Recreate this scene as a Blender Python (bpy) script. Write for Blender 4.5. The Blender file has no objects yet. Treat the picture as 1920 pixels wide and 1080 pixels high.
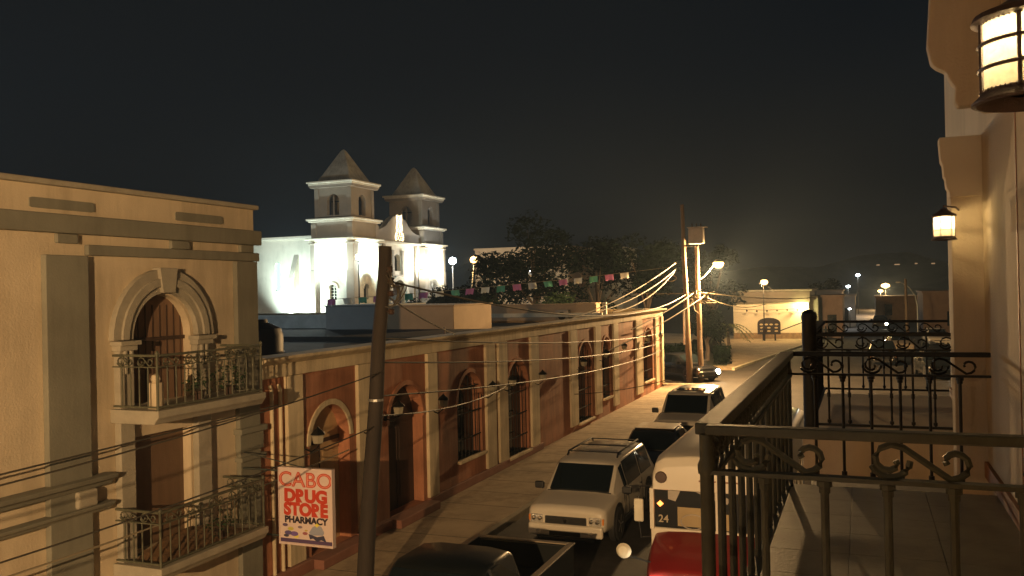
import bpy, bmesh, math, random
from mathutils import Vector, Matrix
R = math.radians
S = bpy.context.scene
COL = S.collection
random.seed(7)

# ------------------------------------------------------------------ camera
cam = bpy.data.cameras.new('camera'); camo = bpy.data.objects.new('camera', cam); COL.objects.link(camo)
cam.sensor_width = 36; cam.lens = 30.94; cam.clip_start = 0.05; cam.clip_end = 3000
M = Matrix.Rotation(R(21.7), 4, 'Z') @ Matrix.Rotation(R(90.2), 4, 'X') @ Matrix.Rotation(R(-1.2), 4, 'Z')
camo.matrix_world = Matrix.Translation((0, 0, 5.5)) @ M
S.camera = camo
# ------------------------------------------------------------------ night sky
w = bpy.data.worlds.new('World'); S.world = w; w.use_nodes = True
nt = w.node_tree; nt.nodes.clear()
out = nt.nodes.new('ShaderNodeOutputWorld'); bg = nt.nodes.new('ShaderNodeBackground')
sky = nt.nodes.new('ShaderNodeTexSky'); sky.sky_type = 'NISHITA'; sky.sun_disc = False
sky.sun_elevation = R(-6); sky.sun_rotation = R(180); sky.air_density = 1.0; sky.dust_density = 1.0
mixs = nt.nodes.new('ShaderNodeMix'); mixs.data_type = 'RGBA'; mixs.inputs[0].default_value = 0.97
tcw = nt.nodes.new('ShaderNodeTexCoord'); sep = nt.nodes.new('ShaderNodeSeparateXYZ'); rmp = nt.nodes.new('ShaderNodeValToRGB')
nt.links.new(tcw.outputs['Generated'], sep.inputs[0]); nt.links.new(sep.outputs[2], rmp.inputs[0])
rmp.color_ramp.elements[0].position = 0; rmp.color_ramp.elements[0].color = (.0050, .0050, .0052, 1)
rmp.color_ramp.elements[1].position = .22; rmp.color_ramp.elements[1].color = (.0048, .0066, .0086, 1)
nt.links.new(rmp.outputs[0], mixs.inputs[7])      # town glow on a black night sky
nt.links.new(sky.outputs[0], mixs.inputs[6]); nt.links.new(mixs.outputs[2], bg.inputs[0])
bg.inputs[1].default_value = 1.0
nt.links.new(bg.outputs[0], out.inputs[0])
S.view_settings.view_transform = 'Standard'; S.view_settings.look = 'None'
S.view_settings.exposure = 0; S.view_settings.gamma = 1

# ------------------------------------------------------------------ helpers
MATS = {}
def mat(name, col, rough=.8, metal=0, var=.18, scale=1.5, bump=.15, coat=0, spec=.5, streak=0, bscale=None, dirt=0):
    if name in MATS: return MATS[name]
    m = bpy.data.materials.new(name); MATS[name] = m; m.use_nodes = True
    t = m.node_tree; b = t.nodes['Principled BSDF']
    b.inputs['Roughness'].default_value = rough; b.inputs['Metallic'].default_value = metal
    b.inputs['Coat Weight'].default_value = coat; b.inputs['Coat Roughness'].default_value = .06
    b.inputs['Specular IOR Level'].default_value = spec
    tc = t.nodes.new('ShaderNodeTexCoord')
    n1 = t.nodes.new('ShaderNodeTexNoise'); n1.inputs['Scale'].default_value = scale; n1.inputs['Detail'].default_value = 7; n1.inputs['Roughness'].default_value = .65
    geo = t.nodes.new('ShaderNodeNewGeometry')
    mp = t.nodes.new('ShaderNodeMapping'); t.links.new(geo.outputs['Position'], mp.inputs[0])
    if streak: mp.inputs['Scale'].default_value = (1, 1, streak)
    t.links.new(mp.outputs[0], n1.inputs['Vector'])
    r = t.nodes.new('ShaderNodeValToRGB')
    c = Vector(col[:3])
    r.color_ramp.elements[0].position = .3; r.color_ramp.elements[1].position = .7
    r.color_ramp.elements[0].color = (*(c * (1 - var)), 1); r.color_ramp.elements[1].color = (*(c * (1 + var * .6)), 1)
    t.links.new(n1.outputs['Fac'], r.inputs[0]); t.links.new(r.outputs[0], b.inputs['Base Color'])
    if dirt:                                                # rain streaks, damp patches, repairs
        m2 = t.nodes.new('ShaderNodeMapping'); m2.inputs['Scale'].default_value = (2.2, 2.2, .28); t.links.new(geo.outputs['Position'], m2.inputs[0])
        n3 = t.nodes.new('ShaderNodeTexNoise'); n3.inputs['Scale'].default_value = 1.6; n3.inputs['Detail'].default_value = 9; n3.inputs['Roughness'].default_value = .7; t.links.new(m2.outputs[0], n3.inputs['Vector'])
        n4 = t.nodes.new('ShaderNodeTexNoise'); n4.inputs['Scale'].default_value = .55; n4.inputs['Detail'].default_value = 6; n4.inputs['Distortion'].default_value = .8; t.links.new(geo.outputs['Position'], n4.inputs['Vector'])
        mu = t.nodes.new('ShaderNodeMath'); mu.operation = 'MULTIPLY'; t.links.new(n3.outputs['Fac'], mu.inputs[0]); t.links.new(n4.outputs['Fac'], mu.inputs[1])
        r2 = t.nodes.new('ShaderNodeValToRGB'); r2.color_ramp.elements[0].position = .20; r2.color_ramp.elements[1].position = .34
        r2.color_ramp.elements[0].color = (1, 1, 1, 1); r2.color_ramp.elements[1].color = (1 - dirt, 1 - dirt * 1.05, 1 - dirt * 1.1, 1); t.links.new(mu.outputs[0], r2.inputs[0])
        mm = t.nodes.new('ShaderNodeMix'); mm.data_type = 'RGBA'; mm.blend_type = 'MULTIPLY'; mm.inputs[0].default_value = 1
        t.links.new(r.outputs[0], mm.inputs[6]); t.links.new(r2.outputs[0], mm.inputs[7]); t.links.new(mm.outputs[2], b.inputs['Base Color'])
    if bump:
        n2 = t.nodes.new('ShaderNodeTexNoise'); n2.inputs['Scale'].default_value = bscale or scale * 14; n2.inputs['Detail'].default_value = 5
        t.links.new(geo.outputs['Position'], n2.inputs['Vector'])
        bp = t.nodes.new('ShaderNodeBump'); bp.inputs['Strength'].default_value = bump; bp.inputs['Distance'].default_value = .02
        t.links.new(n2.outputs['Fac'], bp.inputs['Height']); t.links.new(bp.outputs[0], b.inputs['Normal'])
    return m
def emit(name, col, st):
    if name in MATS: return MATS[name]
    m = bpy.data.materials.new(name); MATS[name] = m; m.use_nodes = True
    t = m.node_tree; t.nodes.clear(); o = t.nodes.new('ShaderNodeOutputMaterial'); e = t.nodes.new('ShaderNodeEmission')
    e.inputs[0].default_value = (*col, 1); e.inputs[1].default_value = st; t.links.new(e.outputs[0], o.inputs[0]); return m
def lampglass(name, col, trans=.45):
    m = bpy.data.materials.new(name); MATS[name] = m; m.use_nodes = True
    t = m.node_tree; t.nodes.clear(); o = t.nodes.new('ShaderNodeOutputMaterial')
    a = t.nodes.new('ShaderNodeBsdfTranslucent'); b = t.nodes.new('ShaderNodeBsdfTransparent'); x = t.nodes.new('ShaderNodeMixShader')
    tc = t.nodes.new('ShaderNodeNewGeometry'); n = t.nodes.new('ShaderNodeTexNoise'); n.inputs['Scale'].default_value = 28; n.inputs['Distortion'].default_value = 1.5
    r = t.nodes.new('ShaderNodeValToRGB'); r.color_ramp.elements[0].position = .35; r.color_ramp.elements[1].position = .65
    r.color_ramp.elements[0].color = (*[c * .78 for c in col], 1); r.color_ramp.elements[1].color = (*col, 1)
    t.links.new(tc.outputs['Position'], n.inputs[0]); t.links.new(n.outputs['Fac'], r.inputs[0]); t.links.new(r.outputs[0], a.inputs[0])
    b.inputs[0].default_value = (*col, 1); x.inputs[0].default_value = trans
    t.links.new(a.outputs[0], x.inputs[1]); t.links.new(b.outputs[0], x.inputs[2]); t.links.new(x.outputs[0], o.inputs[0]); return m

def wloc(o):
    v = Vector((0, 0, 0))
    while o: v = v + o.location; o = o.parent
    return v
class MB:
    def __init__(s): s.b = bmesh.new()
    def box(s, x0, x1, y0, y1, z0, z1):
        v = [s.b.verts.new((x, y, z)) for z in (z0, z1) for x, y in ((x0, y0), (x1, y0), (x1, y1), (x0, y1))]
        for f in ((0, 3, 2, 1), (4, 5, 6, 7), (0, 1, 5, 4), (1, 2, 6, 5), (2, 3, 7, 6), (3, 0, 4, 7)): s.b.faces.new([v[i] for i in f])
        return s
    def face(s, pts): s.b.faces.new([s.b.verts.new(p) for p in pts]); return s
    def loft(s, rings, cap=True, closed=True):
        vr = [[s.b.verts.new(p) for p in r] for r in rings]
        n = len(vr[0])
        for a, b in zip(vr, vr[1:]):
            for i in range(n if closed else n - 1):
                j = (i + 1) % n
                s.b.faces.new((a[i], a[j], b[j], b[i]))
        if cap and closed:
            s.b.faces.new(vr[0][::-1]); s.b.faces.new(vr[-1])
        return s
    def tube(s, pts, r, n=8, r1=None):
        pts = [Vector(p) for p in pts]; rings = []
        for i, p in enumerate(pts):
            d = (pts[min(i + 1, len(pts) - 1)] - pts[max(i - 1, 0)])
            if d.length < 1e-9: d = Vector((0, 0, 1))
            d.normalize()
            up = Vector((0, 0, 1)) if abs(d.z) < .9 else Vector((1, 0, 0))
            a = d.cross(up).normalized(); b = d.cross(a).normalized()
            rr = r if r1 is None else r + (r1 - r) * i / (len(pts) - 1)
            rings.append([p + (a * math.cos(2 * math.pi * k / n) + b * math.sin(2 * math.pi * k / n)) * rr for k in range(n)])
        return s.loft(rings)
    def lathe(s, prof, c, n=16, axis='Z'):
        c = Vector(c); rings = []
        for r, h in prof:
            ring = []
            for k in range(n):
                a = 2 * math.pi * k / n; u, v = max(r, 1e-4) * math.cos(a), max(r, 1e-4) * math.sin(a)
                ring.append(c + (Vector((u, v, h)) if axis == 'Z' else Vector((h, u, v)) if axis == 'X' else Vector((u, h, v))))
            rings.append(ring)
        return s.loft(rings)
    def prism(s, poly, fn, d0, d1):      # poly of (u,v); fn(u,v,d)->point
        return s.loft([[fn(u, v, d0) for u, v in poly], [fn(u, v, d1) for u, v in poly]])
    def holed(s, outer, holes, fn, depth):
        loops = [outer] + holes; es = []
        for L in loops:
            vs = [s.b.verts.new(fn(u, v, 0)) for u, v in L]
            es += [s.b.edges.new((vs[i], vs[(i + 1) % len(vs)])) for i in range(len(vs))]
        bmesh.ops.triangle_fill(s.b, edges=es, use_beauty=True)
        for L in holes:
            a = [s.b.verts.new(fn(u, v, 0)) for u, v in L]; b = [s.b.verts.new(fn(u, v, -depth)) for u, v in L]
            for i in range(len(L)):
                j = (i + 1) % len(L); s.b.faces.new((a[i], a[j], b[j], b[i]))
        return s
    def build(s, name, m, parent=None, smooth=False, bevel=0, seg=2, subd=0):
        off = wloc(parent) if parent else Vector((0, 0, 0))
        bmesh.ops.recalc_face_normals(s.b, faces=s.b.faces)
        if parent: bmesh.ops.translate(s.b, verts=s.b.verts, vec=-off)
        me = bpy.data.meshes.new(name); s.b.to_mesh(me); s.b.free()
        o = bpy.data.objects.new(name, me); COL.objects.link(o)
        me.materials.append(m)
        if smooth:
            for p in me.polygons: p.use_smooth = True
            me.set_sharp_from_angle(angle=R(38))
        if parent: o.parent = parent
        if bevel:
            b = o.modifiers.new('b', 'BEVEL'); b.width = bevel; b.segments = seg; b.limit_method = 'ANGLE'; b.angle_limit = R(25)
        if subd:
            q = o.modifiers.new('s', 'SUBSURF'); q.levels = subd; q.render_levels = subd
        return o
def tag(o, label, cat, group=None, kind=None):
    if label: o['label'] = label
    if cat: o['category'] = cat
    if group: o['group'] = group
    if kind: o['kind'] = kind
    return o
def thing(name, label, cat, loc=(0, 0, 0), group=None, kind=None):
    o = bpy.data.objects.new(name, None); COL.objects.link(o); o.location = loc; o.empty_display_size = .3
    return tag(o, label, cat, group, kind)
def copy_tree(o, parent=None):
    c = o.copy(); COL.objects.link(c); c.parent = parent
    for ch in list(o.children): copy_tree(ch, c)
    return c
def text(name, s, size, m, parent, mw, bold=0, ext=.004, align='CENTER'):
    cu = bpy.data.curves.new(name, 'FONT'); cu.body = s; cu.size = size; cu.extrude = ext; cu.offset = bold; cu.align_x = align; cu.align_y = 'CENTER'
    t = bpy.data.objects.new(name, cu); COL.objects.link(t)
    bpy.context.view_layer.update()
    me = bpy.data.meshes.new_from_object(t.evaluated_get(bpy.context.evaluated_depsgraph_get()))
    bpy.data.objects.remove(t)
    me.transform(Matrix.Translation(-wloc(parent)) @ mw); me.materials.clear(); me.materials.append(m)
    o = bpy.data.objects.new(name, me); COL.objects.link(o); o.parent = parent
    return o
def lamp(name, kind, loc, power, col, size=.15, parent=None, target=None, cone=60, blend=.6):
    l = bpy.data.lights.new(name, kind); l.energy = power; l.color = col; l.shadow_soft_size = size
    o = bpy.data.objects.new(name, l); COL.objects.link(o); o.location = Vector(loc) - (wloc(parent) if parent else Vector((0, 0, 0)))
    if kind == 'SPOT':
        l.spot_size = R(cone); l.spot_blend = blend
        o.rotation_euler = (Vector(target) - Vector(loc)).to_track_quat('-Z', 'Y').to_euler()
    if parent: o.parent = parent
    return o
def arch(u0, u1, v0, v1, n=14, rise=None):     # opening with a round head whose crown is at v1
    r = (u1 - u0) / 2; rise = r if rise is None else rise; c = (u0 + u1) / 2
    return [(u0, v0), (u1, v0)] + [(c + r * math.cos(math.pi * k / n), v1 - rise + rise * math.sin(math.pi * k / n)) for k in range(n + 1)]
def ringprism(mb, c, v, ri, ro, fn, d0, d1, a0=0, a1=180, n=20):
    pin = [(c + ri * math.cos(R(a0 + (a1 - a0) * k / n)), v + ri * math.sin(R(a0 + (a1 - a0) * k / n))) for k in range(n + 1)]
    pout = [(c + ro * math.cos(R(a0 + (a1 - a0) * k / n)), v + ro * math.sin(R(a0 + (a1 - a0) * k / n))) for k in range(n + 1)]
    rings = []
    for i in range(n + 1):
        rings.append([fn(*pin[i], d0), fn(*pout[i], d0), fn(*pout[i], d1), fn(*pin[i], d1)])
    mb.loft(rings)
def west(x): return lambda u, v, d: (x + d, u, v)          # wall facing +X at x; u=Y, d outward
def south(y): return lambda u, v, d: (u, y - d, v)         # wall facing -Y at y; u=X, d outward
def east(x): return lambda u, v, d: (x - d, u, v)          # wall facing -X

# ------------------------------------------------------------------ materials
m_cream = mat('cream_plaster', (.58, .485, .345), dirt=.22, var=.12, scale=.7, bump=.25, bscale=30)
m_gtrim = mat('grey_trim_plaster', (.20, .195, .155), dirt=.2, var=.14, scale=1.2, bump=.2, bscale=30)
m_stone = mat('stone_surround', (.33, .30, .235), var=.2, scale=3, bump=.3)
m_orange = mat('terracotta_plaster', (.46, .20, .11), dirt=.35, var=.2, scale=.9, bump=.3, bscale=25)
m_white = mat('limewash_trim', (.70, .59, .40), dirt=.3, var=.15, scale=1.3, bump=.2, streak=.4)
m_plinth = mat('red_plinth', (.25, .11, .075), var=.25, scale=2)
m_roof = mat('roof_screed', (.12, .13, .13), var=.4, scale=.6, bump=.4)
m_roofd = mat('roof_felt', (.045, .055, .065), var=.4, scale=.8)
m_block = mat('rooftop_render', (.42, .30, .19), var=.15, scale=.8)
m_blockg = mat('rooftop_grey_render', (.30, .31, .31), var=.15, scale=.8)
m_dark = mat('dark_wood', (.06, .035, .025), rough=.6, var=.4, scale=4, streak=.2)
m_doorcr = mat('painted_door', (.50, .34, .18), rough=.6, var=.2, scale=3, streak=.2)
m_black = mat('black_void', (.012, .012, .014), rough=.9, var=.1)
m_iron = mat('painted_iron', (.055, .063, .055), rough=.55, metal=.1, var=.35, scale=8, bump=.12, bscale=60)
m_irond = mat('dark_iron', (.010, .010, .009), rough=.5, metal=.3, var=.3, scale=8)
m_asph = mat('asphalt', (.042, .036, .03), dirt=.4, rough=.75, var=.35, scale=.8, bump=.6, bscale=40)
m_side = mat('concrete_pavement', (.40, .31, .20), dirt=.35, rough=.85, var=.2, scale=.9, bump=.4, bscale=20)
m_kerb = mat('kerb_concrete', (.32, .28, .20), rough=.85, var=.3, scale=2)
m_tile = mat('balcony_tile', (.27, .26, .20), rough=.5, var=.2, scale=4)
m_wall = mat('hotel_plaster', (.56, .46, .345), dirt=.15, var=.08, scale=1.0, bump=.3, bscale=60)
m_trim = mat('hotel_trim', (.60, .52, .41), var=.07, scale=2, bump=.15, bscale=60)
m_skirt = mat('brown_skirting', (.30, .12, .045), rough=.6, var=.3, scale=5)
m_wood = mat('weathered_pole_wood', (.032, .024, .019), rough=.85, var=.45, scale=5, bump=.6, streak=.12)
m_woodl = mat('tan_pole_wood', (.19, .13, .08), rough=.85, var=.4, scale=5, bump=.5, streak=.12)
m_wire = mat('cable_sheath', (.05, .042, .03), rough=.6, var=.1)
m_wirel = mat('pale_cable_sheath', (.26, .22, .15), rough=.6, var=.1)
m_ch = mat('church_plaster', (.60, .58, .50), dirt=.15, var=.12, scale=.5, bump=.2, bscale=12)
m_chp = mat('church_shaded_trim', (.26, .23, .19), var=.15, scale=.6, bump=.2)  # darkened church tone; shade outside the floodlights is put into the colour
m_spire = mat('spire_cement', (.42, .43, .40), dirt=.3, var=.25, scale=.9, bump=.3)
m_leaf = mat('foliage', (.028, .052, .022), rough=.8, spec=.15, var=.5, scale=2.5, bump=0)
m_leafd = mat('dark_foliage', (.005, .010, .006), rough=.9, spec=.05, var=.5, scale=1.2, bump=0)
m_trunk = mat('bark', (.07, .05, .035), var=.4, scale=5)
m_metal = mat('galvanised_steel', (.42, .42, .40), rough=.4, metal=.7, var=.15, scale=3)
m_grayp = mat('transformer_paint', (.34, .30, .25), rough=.55, var=.2, scale=3)
m_pw = mat('white_car_paint', (.66, .60, .49), rough=.32, coat=.7, var=.04, scale=1, bump=0)
m_pb = mat('black_car_paint', (.010, .010, .011), rough=.25, coat=.8, var=.1, bump=0)
m_pdk = mat('dark_green_car_paint', (.006, .008, .008), rough=.4, coat=.2, var=.1, bump=0)
m_pt = mat('tan_car_paint', (.34, .28, .20), rough=.3, coat=.6, var=.05, bump=0)
m_pr = mat('red_bonnet_paint', (.20, .012, .012), rough=.5, coat=.15, var=.12, scale=2, bump=0)
m_glass = mat('tinted_glass', (.008, .012, .014), rough=.06, var=.1, bump=0, spec=.7)
m_tyre = mat('tyre_rubber', (.02, .02, .02), rough=.85, var=.2)
m_rim = mat('alloy_rim', (.4, .38, .34), rough=.3, metal=.8, var=.1)
m_chrome = mat('chrome', (.7, .68, .62), rough=.15, metal=1, var=.05, bump=0)
m_plas = mat('black_plastic', (.02, .02, .02), rough=.5, var=.1)
m_lens = mat('headlamp_lens', (.9, .87, .8), rough=.10, metal=.6, var=.3, scale=22, bump=.8, bscale=30)
m_refl = mat('reflector_chrome', (.9, .88, .82), rough=.22, metal=1, var=.05, bump=0)
m_amber = mat('amber_lens', (.7, .25, .05), rough=.2, var=.1, bump=0)
SOD = (1, .60, .25); WARM = (1, .76, .42); COOL = (.80, 1, .93)
e_sod = emit('sodium_lamp_lit', (1, .60, .20), 9)
e_cool = emit('white_lamp_lit', (.85, .97, 1), 30)
e_warm = emit('warm_lamp_lit', (1, .85, .55), 30)
e_head = emit('headlight_lit', (1, .88, .62), 40)
e_flood = emit('floodlight_lit', (.95, 1, .95), 25)
e_deco = emit('decoration_bulbs_lit', (1, .78, .45), 7)

# ------------------------------------------------------------------ ground, streets
def sheet(name, x0, x1, y0, y1, z, m):
    return tag(MB().face([(x0, y0, z), (x1, y0, z), (x1, y1, z), (x0, y1, z)]).build(name, m), None, None, kind='structure')
sheet('ground', -1500, 1500, -300, 2500, -.02, mat('bare_earth', (.05, .045, .04), var=.3, scale=.2))
sheet('road', -7.8, 1.4, -40, 420, 0, m_asph)
sheet('cross_street', -120, -7.8, 49.2, 57.5, -.004, m_asph)
sheet('side_road', 1.4, 60, 14.5, 62, -.004, m_asph)
def paved(name, poly, z0, z1, m):
    return tag(MB().prism(poly, lambda u, v, d: (u, v, d), z0, z1).build(name, m, bevel=.02), None, None, kind='structure')
paved('pavement', [(-10.4, -30), (-7.95, -30), (-7.95, 48.6), (-8.4, 49.2), (-60, 49.2), (-60, 47.9), (-10.4, 47.9)], -.1, .15, m_side)
paved('kerb', [(-7.95, -30), (-7.8, -30), (-7.8, 48.7), (-8.3, 49.35), (-8.4, 49.2), (-7.95, 48.6)], -.1, .154, m_kerb)
paved('hotel_pavement', [(-.9, -20), (.9, -20), (.9, 14), (-.9, 14)], -.1, .15, m_side)
paved('plaza_paving', [(-8.1, 59.2), (-5.1, 84), (-4.9, 92), (-60, 130), (-130, 130), (-130, 59.2)], -.1, .15, m_side)
paved('garden_bed', [(-60, 60.6), (-8.6, 60.6), (-9.6, 68), (-12.0, 84), (-60, 84)], .15, .2, mat('dark_garden_soil', (.018, .022, .012), var=.5, scale=2))
paved('plaza_kerb', [(-8.1, 59.2), (-7.9, 59.1), (-4.9, 84), (-4.7, 92), (-4.9, 92), (-5.1, 84)], -.1, .158, mat('painted_kerb', (.55, .50, .34), var=.3, scale=2))
# expansion joints of the concrete pavement: thin dark grooves cast as slabs
jm = MB()
for k in range(34): jm.box(-10.0, -7.97, 2 + k * 1.4, 2.02 + k * 1.4, .150, .1525)
tag(jm.build('pavement_joints', mat('joint_tar', (.10, .085, .06))), None, None, kind='structure')

for k, (x, y, lab) in enumerate(((-3.9, 20.5, 'round iron manhole cover in the lane beside the white SUV'), (-4.0, 44.0, 'round iron manhole cover near the street junction'))):
    mh = thing('manhole_cover', lab, 'manhole cover', (x, y, 0)); MB().lathe([(.34, .001), (.34, .012), (.30, .012), (.30, .008), (.001, .008)], (x, y, 0), 28).build('rim', m_irond, mh)
    g = MB()
    for q in range(-3, 4): g.box(x - .25, x + .25, y + q * .075 - .012, y + q * .075 + .012, .0085, .013)
    g.build('tread', m_irond, mh)

# ------------------------------------------------------------------ balcony rail builder (local frame along u)
def scroll(mb, u, v, s, fn, r=.008, flip=1):
    pts = []
    for k in range(15):                                   # C/S scroll with curled ends
        a = R(-60 + k * 30); q = s * (.13 + .87 * (k / 14))
        pts.append(fn(u + flip * q * math.cos(a) * .5, v + q * math.sin(a) * .48, 0))
    mb.tube(pts, r, 6)
def scrollrun(mb, u0, u1, v0, v1, fn, pitch, r):
    n = max(1, round((u1 - u0) / pitch)); p = (u1 - u0) / n; h = (v1 - v0) / 2; vm = (v0 + v1) / 2
    for i in range(n):
        a = u0 + i * p; c = a + p * .30; c2 = a + p * .72
        s = h * .92
        pts = []
        for k in range(10):                                 # inner curl, opens outward and rises
            t = k / 9; an = R(380 - 330 * t); q = s * (.28 + .72 * t)
            pts.append(fn(c + q * .95 * math.cos(an) * 1.15, vm - s * .08 * (1 - t) + q * math.sin(an), 0))
        p0 = pts[-1]
        tail = []
        for k in range(1, 12):
            t = k / 11; an = R(230 + 330 * t); q = s * (1 - .7 * t)
            tail.append(fn(c2 + q * math.cos(an) * 1.1, vm + q * math.sin(an), 0))
        mb.tube(pts + tail, r, 6)
        # opposite little C curl
        cc = [fn(a + p * .02 + s * .42 * math.cos(R(100 + 26 * k)) * (1 - .04 * k) + s * .45, vm + s * .55 * math.sin(R(100 + 26 * k)), 0) for k in range(8)]
        ring = [fn(c + s * 1.05 * math.cos(R(20 * k)), vm + s * .98 * math.sin(R(20 * k)), 0) for k in range(10, 19)]
        mb.tube(ring, r, 6)
def rail(parent, fn, u0, u1, top=4.99, base=3.97, bar=.195, m=None, br=.011, panel=.13, rail_h=.035, rail_w=.05, detail=True, sl=None, sr=.0095):
    m = m or m_iron
    t = MB(); 
    def bx(ua, ub, va, vb, d):
        P = [fn(ua, va, -d), fn(ub, va, -d), fn(ub, va, d), fn(ua, va, d)]; Q = [fn(ua, vb, -d), fn(ub, vb, -d), fn(ub, vb, d), fn(ua, vb, d)]
        t.loft([P, Q])
    bx(u0, u1, top - rail_h, top, rail_w / 2); t.build('top_rail', m, parent, bevel=.006)
    t = MB(); bx(u0, u1, top - rail_h - panel - .016, top - rail_h - panel, rail_w * .4); t.build('lower_rail', m, parent)
    t = MB(); bx(u0, u1, base + .05, base + .075, rail_w * .35); t.build('bottom_rail', m, parent)
    t = MB(); scrollrun(t, u0 + .02, u1 - .02, top - rail_h - panel, top - rail_h, fn, .42 if sl is None else sl, sr); t.build('scroll_panel', m, parent, smooth=True)
    n = max(2, round((u1 - u0) / bar)); p = (u1 - u0) / n; vt = top - rail_h - panel - .016
    for i in range(1, n):
        b = MB(); u = u0 + i * p
        b.tube([fn(u, base + .07, 0), fn(u, vt, 0)], br, 8)
        if detail:
            for vv, rr, hh in ((vt - .012, .026, .02), (vt - .035, .019, .02), (base + .10, .02, .03), (base + (vt - base) * .45, .017, .05)):
                b.tube([fn(u, vv - hh / 2, 0), fn(u, vv - hh / 4, 0), fn(u, vv + hh / 4, 0), fn(u, vv + hh / 2, 0)], rr, 8)
        b.build('baluster', m, parent, smooth=True)
def corner_post(parent, x, y, top, base, r=.022, m=None):
    MB().lathe([(r, base), (r, top - .02), (r * 1.5, top), (r * 1.5, top + .02), (r, top + .045), (.001, top + .06)], (x, y, 0), 10).build('corner_post', m or m_iron, parent, smooth=True)

# ------------------------------------------------------------------ hotel on the right
hot = thing('hotel_building', 'cream plastered hotel on the right with pilaster, corbels and balconies', 'building', (1.2, 6, 0))
MB().box(.9, 7, -3, 7.88, 0, 11).box(1.10, 7, 8.15, 13.4, 0, 11).build('wall', m_wall, hot)
MB().box(.675, 7, 7.88, 8.15, .15, 6.22).build('pilaster', m_wall, hot, bevel=.012)
MB().box(-.85, .90, -3.0, -1.3, 3.4, 11).box(-.95, .90, -3.1, -1.2, 3.2, 3.4).build('shade_blocker', m_wall, hot, bevel=.02)  # unseen block added behind the viewpoint to keep lamplight off the hotel front
MB().box(.895, .91, 6.2, 6.23, 4.1, 7.2).build('wall_joint', m_skirt, hot)
cap = [(.90, 6.18), (.672, 6.18), (.665, 6.22), (.645, 6.26), (.638, 6.33), (.628, 6.35), (.622, 6.44), (.608, 6.47), (.598, 6.62), (.598, 6.66), (.90, 6.66)]
MB().prism(cap, lambda u, v, d: (u, d, v), 7.84, 8.0).build('capital', m_trim, hot, bevel=.006)
corb = [(.90, 6.52), (.70, 6.52), (.66, 6.56), (.56, 6.56), (.545, 6.60), (.55, 6.68), (.52, 6.73), (.50, 6.78), (.45, 6.81), (.42, 6.84), (.40, 6.95), (.42, 7.25), (.42, 9), (.9, 9)]
MB().prism(corb, lambda u, v, d: (u, d, v), 5.95, 6.06).build('corbel', m_wall, hot, bevel=.012)
MB().box(.80, .9, 3.0, 5.999, 6.6, 9).build('upper_band', m_wall, hot, bevel=.01)
MB().box(.872, .9, -3, 7.87, 3.95, 4.07).box(1.07, 1.10, 9.75, 13.3, 3.95, 4.07).build('skirting', m_skirt, hot)
# balcony slabs belong to the hotel
MB().box(-.62, .899, 3.15, 7.2, 3.70, 3.93).build('balcony_slab', m_wall, hot, bevel=.015)
tl = MB()
for i in range(3):
    for j in range(9):
        x0 = -.60 + i * .50; y0 = 3.17 + j * .447
        tl.box(x0, x0 + .498, y0, y0 + .445, 3.932, 3.95)
tl.build('floor_tiles', m_tile, hot, bevel=.002, seg=1)
MB().box(-.62, 1.099, 9.75, 13.3, 3.45, 3.95).build('balcony_slab', m_wall, hot, bevel=.015)
# balconies' railings
b1 = thing('balcony_railing', 'near wrought iron balcony railing with scroll band and turned balusters', 'railing', (-.55, 3.3, 3.95))
rail(b1, south(3.3), -.55, .89, rail_h=.036, rail_w=.06, sl=.40, br=.0145, sr=.0125)
rail(b1, west(-.55), 3.33, 7.07, bar=.30, rail_h=.045, rail_w=.095, sl=.14, br=.017)
rail(b1, south(7.1), -.55, .84, bar=.195, m=m_irond)
for yy in (3.3, 7.1): MB().lathe([(.026, 3.95), (.026, 4.80), (.034, 4.82), (.034, 4.84), (.026, 4.86), (.026, 4.953)], (-.55, yy, 0), 10).build('corner_post', m_iron, b1, smooth=True)
b2 = thing('balcony_railing', 'farther balcony railing with tall capped corner post beyond the gap', 'railing', (-.55, 9.8, 3.95))
rail(b2, south(9.8), -.55, 1.06, bar=.195, m=m_irond)
rail(b2, west(-.55), 9.83, 13.2, bar=.07, m=m_irond, rail_w=.12, sl=.15, br=.016)
rail(b2, south(13.2), -.55, 1.06, bar=.25, m=m_irond)
MB().lathe([(.075, 3.95), (.075, 5.12), (.085, 5.16), (.07, 5.21), (.03, 5.235), (.001, 5.24)], (-.53, 9.8, 0), 14).build('corner_post', m_irond, b2, smooth=True)
# planter/urn with a dark shrub at the balcony end, and the folded parasol look beside it
def leaves(mb, c, rad, n, s, rnd, shell=.45):
    c = Vector(c)
    for _ in range(n):
        d = Vector((rnd.gauss(0, 1), rnd.gauss(0, 1), rnd.gauss(0, 1))).normalized()
        q = (shell + (1 - shell) * rnd.random() ** .6)
        q *= 1 + .22 * math.sin(d.x * 5 + c.x) * math.cos(d.z * 4 + c.y)
        p = c + Vector((d.x * rad[0], d.y * rad[1], d.z * rad[2])) * q
        a = Vector((rnd.gauss(0, 1), rnd.gauss(0, 1), rnd.gauss(0, .6))).normalized()
        b = a.cross(Vector((rnd.gauss(0, 1), rnd.gauss(0, 1), rnd.gauss(0, 1)))).normalized()
        l = s * rnd.uniform(.6, 1.4)
        mb.face([p - a * l, p + b * l * .35, p + a * l, p - b * l * .35])
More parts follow.
